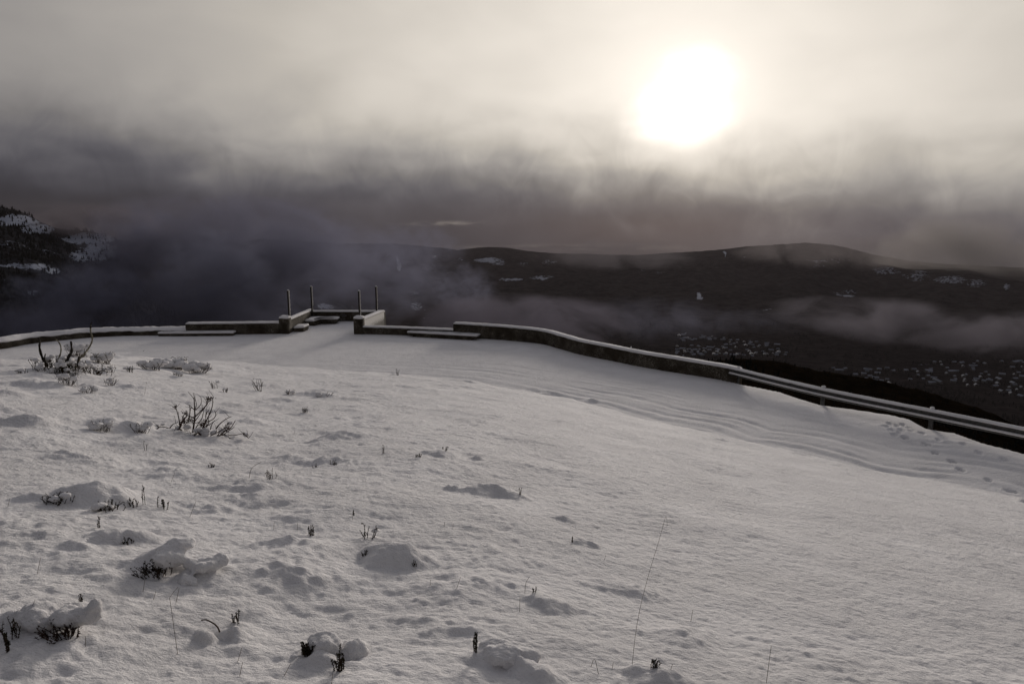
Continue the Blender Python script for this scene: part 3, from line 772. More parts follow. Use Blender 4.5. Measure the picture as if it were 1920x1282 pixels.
for i in range(150):
    x = r.uniform(78, 165); c0, _ = img3(x, 690, T), 0; g = Vector((c0.x, r.uniform(-.5, .9), 0)); g.z = gheight(g.x + sc.x, g.y + sc.y) - sc.z
    tip = g + Vector((r.uniform(-.12, .12), r.uniform(-.1, .1), r.uniform(.08, .30)))
    pts = curve_pts(g - Vector((0, 0, .04)), tip, (r.uniform(-.04, .04), 0, 0), 5); hb.tube(pts, [.007, .006, .005, .004, .003], 4); leaflets(hl, pts, r, 9, .035)
    if r.random() < .35: k = r.uniform(.03, .075); MB().blob((tip.x, tip.y, tip.z - .01), k, k, k * .7, seed=i).build('snow_clump', SNOW, be)
hb.build('undergrowth_stems', TWIG, be); hl.build('undergrowth_leaves', LEAF, be, False)

# bare twiggy shrub
sc, T = at(368, 812)
se = empty('bare_shrub', sc); tag(se, 'bare reddish-brown twiggy shrub spreading out of the snow left of centre', 'shrub')
def z8(u, v): return (240 + u / 6.857, 700 + v / 6.857)
BR_ = [([(830, 780), (850, 640), (860, 560), (855, 440), (850, 310)], .011), ([(860, 560), (920, 500), (1010, 400), (1020, 340), (1100, 305)], .007), ([(860, 580), (800, 550), (740, 530), (680, 480)], .006),
       ([(670, 680), (650, 560), (620, 450), (610, 420)], .007), ([(620, 460), (590, 440)], .005), ([(610, 440), (625, 405)], .006), ([(700, 780), (680, 720), (560, 720), (480, 690), (400, 690)], .008),
       ([(400, 690), (340, 740), (260, 800), (210, 800)], .006), ([(400, 690), (365, 665)], .006), ([(540, 700), (580, 650), (640, 630)], .006), ([(670, 690), (700, 610), (760, 540), (755, 480)], .010),
       ([(780, 620), (790, 540), (800, 480), (790, 410)], .007), ([(860, 470), (880, 400), (860, 310)], .005), ([(860, 470), (780, 400)], .005), ([(870, 470), (940, 390), (940, 310)], .005),
       ([(960, 480), (950, 400)], .004), ([(900, 640), (950, 580), (975, 480)], .006), ([(960, 700), (1020, 580), (1070, 470), (1090, 380), (1085, 310)], .008), ([(1020, 620), (1090, 590), (1130, 530), (1110, 475)], .006),
       ([(1000, 560), (1010, 500), (1040, 470)], .005), ([(1020, 400), (1020, 330)], .005), ([(1040, 340), (1080, 300)], .005), ([(1020, 380), (1090, 320)], .004), ([(940, 790), (900, 760), (830, 820)], .009),
       ([(1100, 850), (1150, 800), (1230, 790), (1350, 795), (1480, 770)], .008), ([(1480, 770), (1550, 830)], .007), ([(1060, 800), (1120, 770), (1140, 730)], .006), ([(1130, 710), (1190, 640), (1270, 580), (1330, 555)], .007),
       ([(1180, 800), (1260, 730), (1320, 700), (1380, 605)], .007), ([(1150, 760), (1240, 700), (1300, 620)], .005), ([(960, 700), (1060, 650), (1120, 600)], .006), ([(1240, 780), (1290, 740), (1370, 690)], .005),
       ([(740, 770), (730, 700), (760, 740)], .004), ([(840, 790), (780, 800), (740, 790)], .006), ([(1300, 830), (1360, 840)], .005), ([(1010, 690), (1040, 620), (1030, 560), (1050, 500)], .005),
       ([(870, 700), (900, 660), (960, 640)], .006), ([(1060, 720), (1080, 650), (1110, 610)], .005), ([(530, 750), (620, 750), (670, 790)], .007), ([(450, 750), (500, 720)], .008), ([(730, 640), (700, 560), (750, 510)], .006),
       ([(1150, 800), (1200, 730), (1280, 690)], .005), ([(990, 640), (1000, 520), (1010, 440)], .004), ([(840, 640), (900, 560), (960, 470), (1020, 400)], .005)]
r = random.Random(9); allp = []
main = MB()
for k, (pl, rad) in enumerate(BR_):
    dt = r.uniform(-.45, .03) if k else 0
    P = [np.array(img3(*z8(*p), T + dt * (.3 + .7 * min(1, abs(p[1] - 800) / 300)))) for p in pl]
    q = [Vector(p) for p in densify(P, .03)]; n = len(q)
    rad *= 1.3
    main.tube(q, [rad * (1 - .55 * i / max(1, n - 1)) for i in range(n)], 6); allp.append(q)
    for j in range(max(2, n // 4)):
        i = r.randrange(n // 4, n) if n > 3 else 0; b = q[i]; e2 = b + Vector((r.uniform(-.08, .08), r.uniform(-.06, .06), r.uniform(.02, .12)))
        main.tube([b, b.lerp(e2, .5) + Vector((.005, 0, 0)), e2], [rad * .4, rad * .3, rad * .22], 4)
main.build('branches', TWIG, se)
lf = MB()
for (u, v, w, n_) in ((720, 640, 70, 90), (800, 620, 60, 90), (980, 640, 55, 80), (1060, 330, 50, 50), (610, 430, 25, 20), (1270, 700, 50, 60), (750, 520, 30, 30), (1250, 760, 90, 60), (560, 760, 40, 26), (950, 680, 50, 60), (1040, 340, 40, 30), (1500, 790, 30, 20)):
    for i in range(n_):
        p = img3(*z8(u + r.gauss(0, w * .5), v + r.gauss(0, w * .35)), T + r.uniform(-.12, .12)); leaflets(lf, [p, p + Vector((0, 0, .01))], r, 1, .022)
for (u, v, a) in ((1520, 790, .035), (500, 780, .045), (370, 670, .022), (450, 655, .022), (900, 880, .05), (1120, 900, .05), (1000, 730, .05), (900, 735, .05), (640, 700, .03), (1100, 760, .04), (1200, 740, .03), (1310, 640, .03), (980, 770, .06), (760, 690, .04), (1030, 850, .07), (940, 830, .07), (720, 830, .05), (620, 830, .04), (1270, 820, .04), (790, 860, .04)):
    p = img3(*z8(u, v), T - .05); MB().blob(tuple(p), a * 1.25, a, a * .75, seed=int(u), amp=.2).build('snow_clump', SNOW, se)
lf.build('leaves', TWIG, se, False)

# bent charred twig and thin stems
def stemobj(name, label, cat, pxs, r0, r1, m, group=None, t=None):
    c, tt = at(*pxs[0]); 
    P = [Vector(ray(*p) * tt) + Vector((0, 0, HC)) - c for p in pxs]; P[0] = Vector((0, 0, -.04))
    q = [Vector(p) for p in densify([np.array(p) for p in P], max(.015, (P[-1] - P[0]).length / 14))]; n = len(q)
    r1 = max(r1, tt * .0001)
    r0 = max(r0, tt * .00014)
    o = MB().tube(q, [r0 + (r1 - r0) * i / (n - 1) for i in range(n)], 5).build(name, m); o.location = c; tag(o, label, cat, group); return o
stemobj('bent_twig', 'arched dark twig bending over the snow in the left foreground', 'twig', [(415, 1186), (408, 1175), (397, 1166), (386, 1161), (377, 1162)], .0045, .003, TWIG)
stemobj('dry_grass', 'longest thin grass stem, rising from the bottom right of centre', 'grass', [(1185, 1245), (1190, 1200), (1200, 1140), (1218, 1070), (1235, 1015), (1248, 968)], .0011, .0006, STRAW)
stemobj('dry_grass', 'pale long stem lying down the slope in the left foreground', 'grass', [(334, 1228), (328, 1190), (321, 1140), (318, 1120), (334, 1100)], .0013, .0008, STRAW)
stemobj('dry_grass', 'curved hooked stem above the small mound below centre', 'grass', [(984, 1112), (985, 1098), (988, 1088), (993, 1080)], .0014, .001, STRAW)
stemobj('dry_grass', 'folded stem making an upside-down V at the bottom', 'grass', [(1125, 1266), (1119, 1248), (1114, 1234), (1108, 1250)], .0013, .001, STRAW)
stemobj('dry_grass', 'curved stem on open snow left of centre', 'grass', [(466, 896), (470, 882), (478, 872), (490, 866)], .002, .0015, STRAW)
GS = 'thin straight grass stems poking through the snow'
for p in [((1294, 1166), (1299, 1142)), ((1146, 1254), (1150, 1240)), ((974, 1148), (975, 1118)), ((1252, 985), (1250, 968)), ((1436, 1280), (1446, 1210)), ((1254, 1256), (1261, 1244)), ((159, 1215), (160, 1192)), ((48, 1150), (66, 1124)),
          ((66, 1075), (76, 1045)), ((12, 952), (18, 934)), ((318, 903), (328, 885)), ((512, 993), (514, 978)), ((556, 995), (558, 980)), ((525, 1270), (545, 1243)), ((619, 1285), (624, 1262)), ((852, 1105), (864, 1080)), ((806, 1098), (807, 1086)), ((832, 988), (834, 977)),
          ((848, 992), (850, 980)), ((352, 970), (368, 938)), ((440, 1240), (454, 1212)), ((445, 1270), (455, 1240)), ((265, 1110), (272, 1085)), ((326, 1130), (336, 1102)), ((283, 1125), (292, 1108)), ((1131, 1050), (1136, 1040)), ((660, 975), (661, 962)), ((551, 815), (552, 805)), ((270, 740), (275, 715))]:
    stemobj('dry_grass', 'thin straight dry grass stem poking through the snow', 'grass', list(p), .0014, .0009, STRAW, GS)
stemobj('dry_grass', 'tiny twig standing on the road snow left of the balcony', 'twig', [(266, 659), (271, 656)], .006, .004, TWIG)
# icicle-like snow tuft on the curved wall
tc = gp(1179, 685); b = MB().blob((0, 0, .03), .035, .03, .05, seed=3); o = b.build('snow_tuft', SNOW); o.location = (6.15 - 1.0, 31, 0)
d = ray(1178, 656); hit = None
cpth = densify(cw, .1)
bestp = min(cpth, key=lambda q: abs(pix(q[0], q[1] + .2, .75)[0] - 1178)); s_al = cpth.index(bestp) if False else 0
zt = .80 + (.56 - .80) * .55 + .09
o.location = (bestp[0] + .08, bestp[1] + .18, zt); tag(o, 'small upright tuft of snow on top of the curving parapet', 'snow tuft')

# ------------------------------------------------------------------ our own hillside beyond the walls
na = 520
az_h = np.linspace(R(-75), R(75), na)
ob = np.array([G(*p) for p in WALL_PX['curb']] + [G(*p) for p in WALL_PX['left'][1:]] + [G(*p) for p in WALL_PX['low']] + [G(*p) for p in WALL_PX['curve'][1:]] + [G(*p) for p in SNOWLINE])
oa = np.arctan2(ob[:, 0], ob[:, 1]); orr = np.hypot(ob[:, 0], ob[:, 1]); o_ = np.argsort(oa)
rb = np.interp(az_h, oa[o_], orr[o_]) + np.where(az_h > R(15.5), .12, .45)
RIDGE = [(1180, 690), (1250, 682), (1328, 673), (1399, 670.5), (1467, 673), (1523, 689), (1594, 707), (1647, 716), (1736, 732), (1807, 753), (1856, 769), (1930, 802), (2100, 860)]
ra = []; re_ = []
for c, r_ in RIDGE:
    d = ray(c, r_); ra.append(math.atan2(d[0], d[1])); re_.append(d[2] / math.hypot(d[0], d[1]))
RD = 190.0
zr = HC + RD * np.interp(az_h, ra, re_); zr = np.where(az_h < ra[0], np.interp(az_h, [R(-75), R(-5), ra[0]], [-70, -70, zr[np.argmin(abs(az_h - ra[0]))]]), zr)
us = np.concatenate([np.linspace(0, .12, 40) ** 1.0, np.linspace(.13, 1, 130), np.linspace(1.03, 5, 60)])
HV = np.zeros((len(us), na, 3))
for i, u in enumerate(us):
    rr4 = rb + (RD - rb) * u if u <= 1 else RD + (u - 1) * 260
    x = rr4 * np.sin(az_h); y = rr4 * np.cos(az_h)
    if u <= 1: z = -.28 + (zr + .28) * (1 - (1 - u) ** 2.1) - 3.0 * np.sin(min(u * 6, 1) * math.pi) * 0
    else: z = zr - (u - 1) * 150 - 40 * (u - 1) ** 2
    am = min(1, u * 8)
    z = z + am * (1.6 * fbm(x, y, 22, 4, 3.) * (u < 1.5) + .5 * fbm(x, y, 3, 3, 9.)) - .35 * min(1, u * 40) 
    HV[i] = np.stack([x, y, z], -1)
idx = np.arange(len(us) * na).reshape(len(us), na)
Q = np.stack([idx[:-1, :-1], idx[:-1, 1:], idx[1:, 1:], idx[1:, :-1]], -1).reshape(-1, 4)
fx = HV.reshape(-1, 3); near = np.hypot(fx[:, 0], fx[:, 1])
tag(np_mesh('hillside', fx, Q, M_HILL, attr=np.where(near < 60, .45, .15) * np.ones(len(fx))), kind='structure')

def conifers(name, P, H, m, seed=1, fat=.22):
    """a wood as one mesh: each tree a trunkless stack of three ragged skirts"""
    r = np.random.RandomState(seed); n = len(P); V = []; F = []
    k = 6
    for L_, (z0, z1, w) in enumerate(((.05, .5, 1.0), (.3, .75, .74), (.55, 1.0, .48))):
        ang = (np.arange(k) / k * 2 * np.pi)[None, :] + r.uniform(0, 6.28, (n, 1)); wr = w * fat * H[:, None] * r.uniform(.6, 1.25, (n, k))
        ringx = P[:, 0:1] + np.cos(ang) * wr; ringy = P[:, 1:2] + np.sin(ang) * wr; ringz = P[:, 2:3] + H[:, None] * (z0 + r.uniform(-.05, .05, (n, k)))
        top = np.stack([P[:, 0], P[:, 1], P[:, 2] + H * z1], -1)[:, None, :]
        blk = np.concatenate([np.stack([ringx, ringy, ringz], -1), top], 1)     # n,k+1,3
        V.append(blk.reshape(-1, 3))
        b = (np.arange(n) * (k + 1))[:, None] + L_ * n * (k + 1)
        for j in range(k): F.append(np.concatenate([b + j, b + (j + 1) % k, b + k], 1))
    return np_mesh(name, np.concatenate(V), np.concatenate(F), m, smooth=False)
# scrub and young conifers on the shoulder of the hill below the guardrail
rs_ = np.random.RandomState(4); n = 9000
iu = rs_.randint(60, 172, n); ia = rs_.randint(int(na * .6), na, n)
P = HV[iu, ia] + np.stack([rs_.uniform(-1, 1, n), rs_.uniform(-1, 1, n), -.1 * np.ones(n)], -1)
tag(conifers('scrub', P, rs_.uniform(.25, 1.1, n) * (.7 + .9 * (fbm(P[:, 0], P[:, 1], 30, 2, 4.) > .2)), CONIFER, 4, .32), kind='stuff')

# ------------------------------------------------------------------ valley, far hills, left mountain
def sky_tab(pts):
    a = []; e_ = []
    for c, r_ in pts:
        d = ray(c, r_); a.append(math.atan2(d[0], d[1])); e_.append(d[2] / math.hypot(d[0], d[1]))
    return np.array(a), np.array(e_)
SKY = [(-600, 440), (0, 452), (250, 450), (300, 452), (420, 456), (500, 447), (560, 452), (640, 456), (700, 457), (740, 457), (790, 461), (830, 465), (860, 469), (890, 465), (920, 463), (955, 465), (990, 471), (1040, 475), (1100, 476), (1150, 478), (1200, 478),
       (1260, 474), (1300, 472), (1340, 469), (1400, 462), (1450, 459), (1500, 456), (1515, 455), (1560, 459), (1590, 465), (1640, 478), (1700, 488), (1760, 494), (1840, 498), (1920, 502), (2400, 515)]
sa, se_ = sky_tab(SKY)
PATCH = [(748, 495, 6, 20, 1.3), (818, 482, 10, 4, 1), (918, 488, 32, 7, 1.1), (935, 494, 15, 5, 1), (980, 495, 15, 6, .9), (1030, 492, 22, 6, .9), (960, 524, 34, 4, 1.1), (1020, 520, 34, 6, 1), (865, 486, 12, 3, .9), (590, 524, 22, 3, 1), (780, 575, 14, 16, 1.0), (795, 590, 8, 16, 1.0), (775, 545, 16, 8, .8),
         (610, 573, 20, 8, 1.4), (1360, 477, 3, 8, 1.2), (1395, 481, 6, 3, 1.0), (1312, 556, 8, 14, 1.1), (1660, 508, 40, 12, .95), (1720, 516, 40, 12, .95), (1780, 524, 50, 11, 1.0), (1830, 530, 30, 10, .95), (1560, 488, 60, 7, .8), (1590, 548, 34, 10, .85), (1886, 538, 8, 8, 1.1), (1520, 500, 50, 14, .65), (1430, 580, 20, 3, .9),
         (660, 515, 20, 4, .7), (720, 545, 8, 12, .8), (700, 560, 30, 4, .5), (1200, 508, 30, 5, .8), (1240, 510, 20, 5, .8), (840, 512, 10, 3, .7), (1700, 560, 80, 5, .4), (1480, 470, 40, 3, .6)]
def patches(px, py, L):
    s = np.zeros(px.shape); px = px + 9 * fbm(px, py * 2, 26, 4, 3.); py = py + 5 * fbm(px, py * 2, 22, 4, 13.)
    for (a, b, w, h, k) in L: s = np.maximum(s, k * np.exp(-(((px - a) / w) ** 2 + ((py - b) / h) ** 2) ** 2))
    return s
na2, nr2 = 1300, 330
az2 = np.linspace(R(-60), R(60), na2); r2 = np.concatenate([np.linspace(3800, 8000, 290), np.linspace(8100, 11000, 40)])
A2, R2 = np.meshgrid(az2, r2); X2 = R2 * np.sin(A2); Y2 = R2 * np.cos(A2)
zs = HC + 8000 * np.interp(A2, sa, se_)
u = np.clip((R2 - 4200) / 3800, 0, 1); f = u ** .9
Z2 = -500 + (zs + 500) * f
rid = 1 - np.abs(fbm(X2, Y2, 1500, 5, 2.)) * 2.2
Z2 += (85 * (rid - .6) + 40 * fbm(X2, Y2, 420, 5, 6.)) * np.sin(np.clip(u, 0, 1) * math.pi) ** .8
Z2 += 6 * fbm(X2, Y2, 90, 4, 16.) * (R2 < 8300)
Z2 = np.where(R2 > 8000, Z2 - (R2 - 8000) * .25, Z2)
px, py, _ = pix(X2, Y2, Z2)
att = patches(px, py, PATCH) + .7 * np.clip(fbm(X2, Y2, 700, 4, 31.) * 1.8 - .1, 0, 1) * (py < 560)
idx = np.arange(na2 * nr2).reshape(nr2, na2); Q = np.stack([idx[:-1, :-1], idx[:-1, 1:], idx[1:, 1:], idx[1:, :-1]], -1).reshape(-1, 4)
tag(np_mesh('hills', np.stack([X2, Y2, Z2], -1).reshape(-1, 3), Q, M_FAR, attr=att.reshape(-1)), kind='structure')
# valley floor
r3 = np.linspace(800, 4300, 300); az3 = np.linspace(R(-60), R(60), 900); A3, R3 = np.meshgrid(az3, r3); X3 = R3 * np.sin(A3); Y3 = R3 * np.cos(A3)
def valley_z(X, Y): return -500 + 14 * fbm(X, Y, 700, 4, 2.5) + 3 * fbm(X, Y, 120, 3, 7.)
Z3 = valley_z(X3, Y3); px, py, _ = pix(X3, Y3, Z3)
VP = [(1375, 645, 110, 18, .42), (1780, 700, 70, 8, .6), (1850, 715, 70, 20, .45), (1850, 690, 40, 4, .7), (1730, 745, 90, 10, .55), (1800, 742, 60, 8, .6), (1570, 705, 60, 14, .5), (1700, 735, 40, 5, .8), (1470, 610, 100, 6, .4), (1380, 600, 90, 4, .45), (1420, 668, 60, 5, .6), (1620, 712, 40, 7, .8), (1740, 683, 50, 3, .8)]
att = patches(px, py, VP) + .08 * fbm(X3, Y3, 200, 3)
idx = np.arange(900 * 300).reshape(300, 900); Q = np.stack([idx[:-1, :-1], idx[:-1, 1:], idx[1:, 1:], idx[1:, :-1]], -1).reshape(-1, 4)
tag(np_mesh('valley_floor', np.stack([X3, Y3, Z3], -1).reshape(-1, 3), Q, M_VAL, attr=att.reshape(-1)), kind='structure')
# left mountain
MT = [(-900, 300), (-400, 345), (-100, 378), (0, 388), (25, 393), (50, 402), (75, 416), (100, 426), (130, 431), (170, 434), (200, 438), (225, 452), (240, 480), (255, 520), (290, 560), (360, 600), (520, 650)]
ma, me_ = sky_tab(MT)
az4 = np.linspace(R(-58), R(-17), 620); r4 = np.concatenate([np.linspace(900, 2300, 330), np.linspace(2310, 3400, 60)])
A4, R4 = np.meshgrid(az4, r4); X4 = R4 * np.sin(A4); Y4 = R4 * np.cos(A4)
zs4 = HC + 2300 * np.interp(A4, ma, me_)
u4 = np.clip((R4 - 1000) / 1300, 0, 1)
Z4 = -480 + (zs4 + 480) * (u4 ** .75)
rid4 = 1 - np.abs(fbm(X4, Y4, 480, 4, 5.)) * 2
Z4 += (46 * (rid4 - .6) + 20 * fbm(X4, Y4, 130, 5, 8.)) * np.sin(u4 * math.pi) ** .6 + 3.5 * fbm(X4, Y4, 26, 3, 3.)
Z4 = np.where(R4 > 2300, Z4 - (R4 - 2300) * .5, Z4)
px, py, _ = pix(X4, Y4, Z4)
MP = [(20, 415, 60, 12, 1.25), (70, 430, 40, 12, 1.0), (165, 448, 55, 14, 1.2), (185, 470, 34, 22, 1.1), (150, 478, 25, 20, .85), (60, 500, 55, 9, .9), (20, 497, 30, 4, 1.0), (100, 507, 20, 8, .9), (20, 530, 26, 14, .6), (60, 548, 16, 6, .9), (130, 520, 25, 10, .6), (30, 460, 50, 16, .55), (90, 475, 30, 12, .6), (215, 470, 16, 16, .8)]
att4 = patches(px, py, MP) * 1.25 + .35 * np.clip(fbm(X4, Y4, 140, 3, 9.) * 2, 0, 1)
idx = np.arange(A4.size).reshape(A4.shape); Q = np.stack([idx[:-1, :-1], idx[:-1, 1:], idx[1:, 1:], idx[1:, :-1]], -1).reshape(-1, 4)
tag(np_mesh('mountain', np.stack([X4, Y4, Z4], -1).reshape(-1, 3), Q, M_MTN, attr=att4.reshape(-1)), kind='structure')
n = 26000; ii = rs_.randint(60, 330, n); jj = rs_.randint(220, 540, n)
dens = 1.0 - .86 * np.clip(att4[ii, jj], 0, 1) ; dens = dens * (.35 + 1.3 * (fbm(X4[ii, jj], Y4[ii, jj], 90, 3, 4.) > -.05)); ok = rs_.uniform(0, 1, n) < dens
P = np.stack([X4[ii, jj] + rs_.uniform(-3, 3, n), Y4[ii, jj] + rs_.uniform(-3, 3, n), Z4[ii, jj] - 1.5], -1)[ok]
tag(conifers('mountain_wood', P, rs_.uniform(5, 13, len(P)), CONIFER, 5, .26), kind='stuff')
# smaller snowy spur in the mist, left of the balcony
def spur(name, cpx, cpy, t, wpx, hpx, mp, seed):
    d = ray(cpx, cpy); c = np.array([d[0] * t, d[1] * t]); w = wpx * t / FPX; top = HC + ray(cpx, cpy - hpx)[2] * t
    g = np.linspace(-1, 1, 150); U, Vv = np.meshgrid(g, g); x = c[0] + U * w * 1.4; y = c[1] + Vv * w * 1.4; rr5 = np.sqrt(U ** 2 + Vv ** 2)
    z = top + 25 - (top + 520) * 0 - 260 * rr5 ** 1.15 + 30 * fbm(x, y, w * .5, 5, seed) - 22
    px, py, _ = pix(x, y, z); at_ = patches(px, py, mp)
    idx = np.arange(x.size).reshape(x.shape); Q = np.stack([idx[:-1, :-1], idx[:-1, 1:], idx[1:, 1:], idx[1:, :-1]], -1).reshape(-1, 4)
    tag(np_mesh(name, np.stack([x, y, z], -1).reshape(-1, 3), Q, M_MTN, attr=at_.reshape(-1)), kind='structure')
spur('hill_spur', 520, 560, 2600, 160, 48, [(468, 533, 40, 13, 1.15), (495, 527, 20, 8, 1.1), (590, 524, 20, 3, 1), (610, 574, 22, 8, 1.2)], 5.)

# houses of the town
def house_mesh(w, d, h, rf, seed):
    b = MB(); r = random.Random(seed)
    b.box(-w / 2, w / 2, -d / 2, d / 2, -3, h)
    o = w / 2 + .8; od = d / 2 + .8; n0 = len(b.V)
    b.V += [(-o, -od, h - .4), (o, -od, h - .4), (o, 0, h + rf), (-o, 0, h + rf), (-o, od, h - .4), (o, od, h - .4), (-o, -od, h - .9), (o, -od, h - .9), (o, od, h - .9), (-o, od, h - .9)]
    nf = len(b.F)
    b.F += [tuple(n0 + i for i in f) for f in ((0, 1, 2, 3), (3, 2, 5, 4), (0, 3, 4, 9, 6), (1, 7, 8, 5, 2), (0, 6, 7, 1), (4, 5, 8, 9), (6, 9, 8, 7))]
    k0 = len(b.F); b.box(w * .2, w * .2 + 1, -.5, .5, h, h + rf + 1.2)
    me = bpy.data.meshes.new('house'); me.from_pydata(b.V, [], b.F); me.materials.append(HWALL); me.materials.append(HROOF)
    for i in range(nf, nf + 2): me.polygons[i].material_index = 1
    me.update(); return me
HM = [house_mesh(16, 10, 5.5, 3.4, 1), house_mesh(13, 9, 6.5, 3.2, 2), house_mesh(24, 12, 6, 3.5, 3), house_mesh(11, 9, 4.5, 3, 4), house_mesh(38, 14, 7, 2.5, 5)]
def town(n, box, label, group, seed, wts=(0, 0, 1, 1, 3, 3, 2)):
    r = random.Random(seed); placed = []
    tries = 0
    while len(placed) < n and tries < n * 60:
        tries += 1
        px_ = r.uniform(box[0], box[2]); py_ = r.uniform(box[1], box[3]); p = gp(px_, py_, -497)
        if any((p[0] - q[0]) ** 2 + (p[1] - q[1]) ** 2 < 24 ** 2 for q in placed): continue
        if fbm(np.array([p[0]]), np.array([p[1]]), 170, 2, 3.)[0] < -.1 + .25 * (r.random() - .5): continue
        if len(box) > 4 and not box[4](px_, py_): continue
        placed.append(p); z = float(valley_z(np.array([p[0]]), np.array([p[1]]))[0])
        o = bpy.data.objects.new('house', HM[r.choice(wts)]); COL.objects.link(o); o.location = (p[0], p[1], z); o.rotation_euler = (0, 0, r.choice((0, .3, 1.57, 1.2, -.5)) + r.uniform(-.2, .2)); k = r.uniform(.85, 1.25); o.scale = (k, k, k)
        tag(o, label, 'house', group)
    return placed
pl1 = town(105, (1268, 626, 1478, 668, lambda a, b: b > 622 + (a - 1268) * .12 and b < 668), 'tiny snow-roofed house in the town just above the right end of the curving wall', 'houses of the town above the curving wall', 1)
pl2 = town(75, (1690, 678, 1925, 748, lambda a, b: b < 690 + (a - 1600) * .19), 'tiny snow-roofed house in the scattered settlement at the far right of the valley', 'houses of the settlement at far right', 2)
pl3 = town(22, (1515, 688, 1680, 724, lambda a, b: b < 684 + (a - 1515) * .30), 'tiny snow-roofed house just above the dark ridge behind the guardrail', 'houses just above the dark ridge', 3)
# valley woods round the houses
n = 15000; a_ = rs_.uniform(R(8), R(42), n); rr6 = rs_.uniform(1500, 3900, n)
P = np.stack([rr6 * np.sin(a_), rr6 * np.cos(a_), np.zeros(n)], -1); P[:, 2] = valley_z(P[:, 0], P[:, 1]) - 1
ok = fbm(P[:, 0], P[:, 1], 160, 3, 12.) > .04 
tag(conifers('valley_wood', P[ok], rs_.uniform(5, 13, ok.sum()), CONIFER, 6, .3), kind='stuff')

# ------------------------------------------------------------------ mist banks: real volumes hanging in the valley
def mist(px, py, t, wx, wy, depth, od, col, seed, nscale=2.2, aniso=.35, thr=.5, rot=0.0):
    d = ray(px, py); c = d * t; c[2] += HC
    a = wx * t / FPX; b = wy * t / FPX
    m = bpy.data.materials.new('mist'); m.use_nodes = True; nt = m.node_tree; nt.nodes.clear()
    out = nt.nodes.new('ShaderNodeOutputMaterial'); v = nt.nodes.new('ShaderNodeVolumePrincipled'); nt.links.new(v.outputs[0], out.inputs['Volume'])
    v.inputs['Color'].default_value = (*col, 1); v.inputs['Anisotropy'].default_value = aniso
    tc = nt.nodes.new('ShaderNodeTexCoord')
    ln = N(nt, 'ShaderNodeVectorMath', operation='LENGTH'); nt.links.new(tc.outputs['Object'], ln.inputs[0])
    mp = N(nt, 'ShaderNodeMapping'); nt.links.new(tc.outputs['Object'], mp.inputs[0]); mp.inputs['Location'].default_value = (seed * 3.1, seed, 0); mp.inputs['Scale'].default_value = (1, depth / a, b / a * 1.4)
    nz = noise(nt, mp.outputs[0], nscale, 6, .58, 1.1)
    fall = mth(nt, 'SUBTRACT', 1.0, ln.outputs['Value'])
    q = mth(nt, 'ADD', mth(nt, 'MULTIPLY', fall, 1.1), mth(nt, 'MULTIPLY', mth(nt, 'SUBTRACT', nz, thr), 8.0))
    q = mth(nt, 'MULTIPLY', mth(nt, 'MULTIPLY', q, mth(nt, 'MULTIPLY', fall, 3, clamp=True)), 1.0, clamp=True)
    nt.links.new(mth(nt, 'MULTIPLY', q, od / (2 * depth)), v.inputs['Density'])
    mb = MB().blob((0, 0, 0), 1, 1, 1, seed, 24, 14, 0)
    o = mb.build('mist', m); o.location = c; o.scale = (a, depth, b); o.rotation_euler = (0, rot, -math.atan2(d[0], d[1])); tag(o, kind='stuff'); return o
MC = (.21, .215, .29)  # mist colours kept dark to stand in for shade from the thick cloud above
mist(440, 480, 1500, 300, 130, 260, 4.5, MC, 1, 2.4)
mist(330, 590, 1250, 330, 85, 200, 3.0, MC, 2, 3.2)
mist(560, 500, 1700, 150, 80, 150, 3.0, MC, 12, 2.6)
mist(240, 500, 1350, 90, 70, 120, 2.6, MC, 15, 2.4)
mist(60, 618, 1000, 150, 50, 120, 2.6, MC, 3)
mist(160, 415, 1900, 150, 40, 150, 4.0, (.20, .18, .20), 4)
mist(960, 610, 1500, 260, 62, 200, 3.0, (.17, .16, .20), 5, 2.0)
mist(700, 520, 2000, 180, 90, 250, 2.0, MC, 6, 2.4)
mist(1740, 608, 3000, 300, 46, 500, 4.0, (.19, .18, .21), 7, 2.0, rot=.05)
mist(1400, 602, 3300, 200, 20, 400, .4, MC, 8)
mist(1560, 470, 5600, 200, 40, 700, 1.5, (.24, .22, .225), 33, 2.0)
mist(870, 545, 1800, 70, 60, 150, 1.2, MC, 41, 2.4)
mist(760, 470, 2600, 130, 60, 300, 1.6, MC, 43, 2.2)
mist(1800, 470, 6000, 330, 75, 900, 3.2, (.36, .34, .33), 9, 1.6)
mist(1150, 478, 6200, 170, 34, 700, 1.6, (.17, .16, .175), 21, 1.8)
mist(1230, 600, 2200, 150, 50, 250, .5, MC, 10)

mist(150, 545, 1150, 130, 60, 120, 2.4, (.27, .28, .38), 51, 2.2)
mist(400, 520, 1250, 120, 100, 140, 3.0, (.27, .28, .37), 53, 2.4)
mist(300, 455, 1500, 150, 50, 140, 2.2, (.26, .255, .32), 57, 2.2)
# even haze over everything
m = bpy.data.materials.new('haze'); m.use_nodes = True; nt = m.node_tree; nt.nodes.clear()
out = nt.nodes.new('ShaderNodeOutputMaterial'); v = nt.nodes.new('ShaderNodeVolumePrincipled'); nt.links.new(v.outputs[0], out.inputs['Volume'])
v.inputs['Color'].default_value = (.36, .32, .34, 1); v.inputs['Density'].default_value = 1.9e-5; v.inputs['Anisotropy'].default_value = .2
o = MB().box(-12000, 12000, -400, 12500, -1400, 420).build('haze', m, None, False); tag(o, kind='stuff')

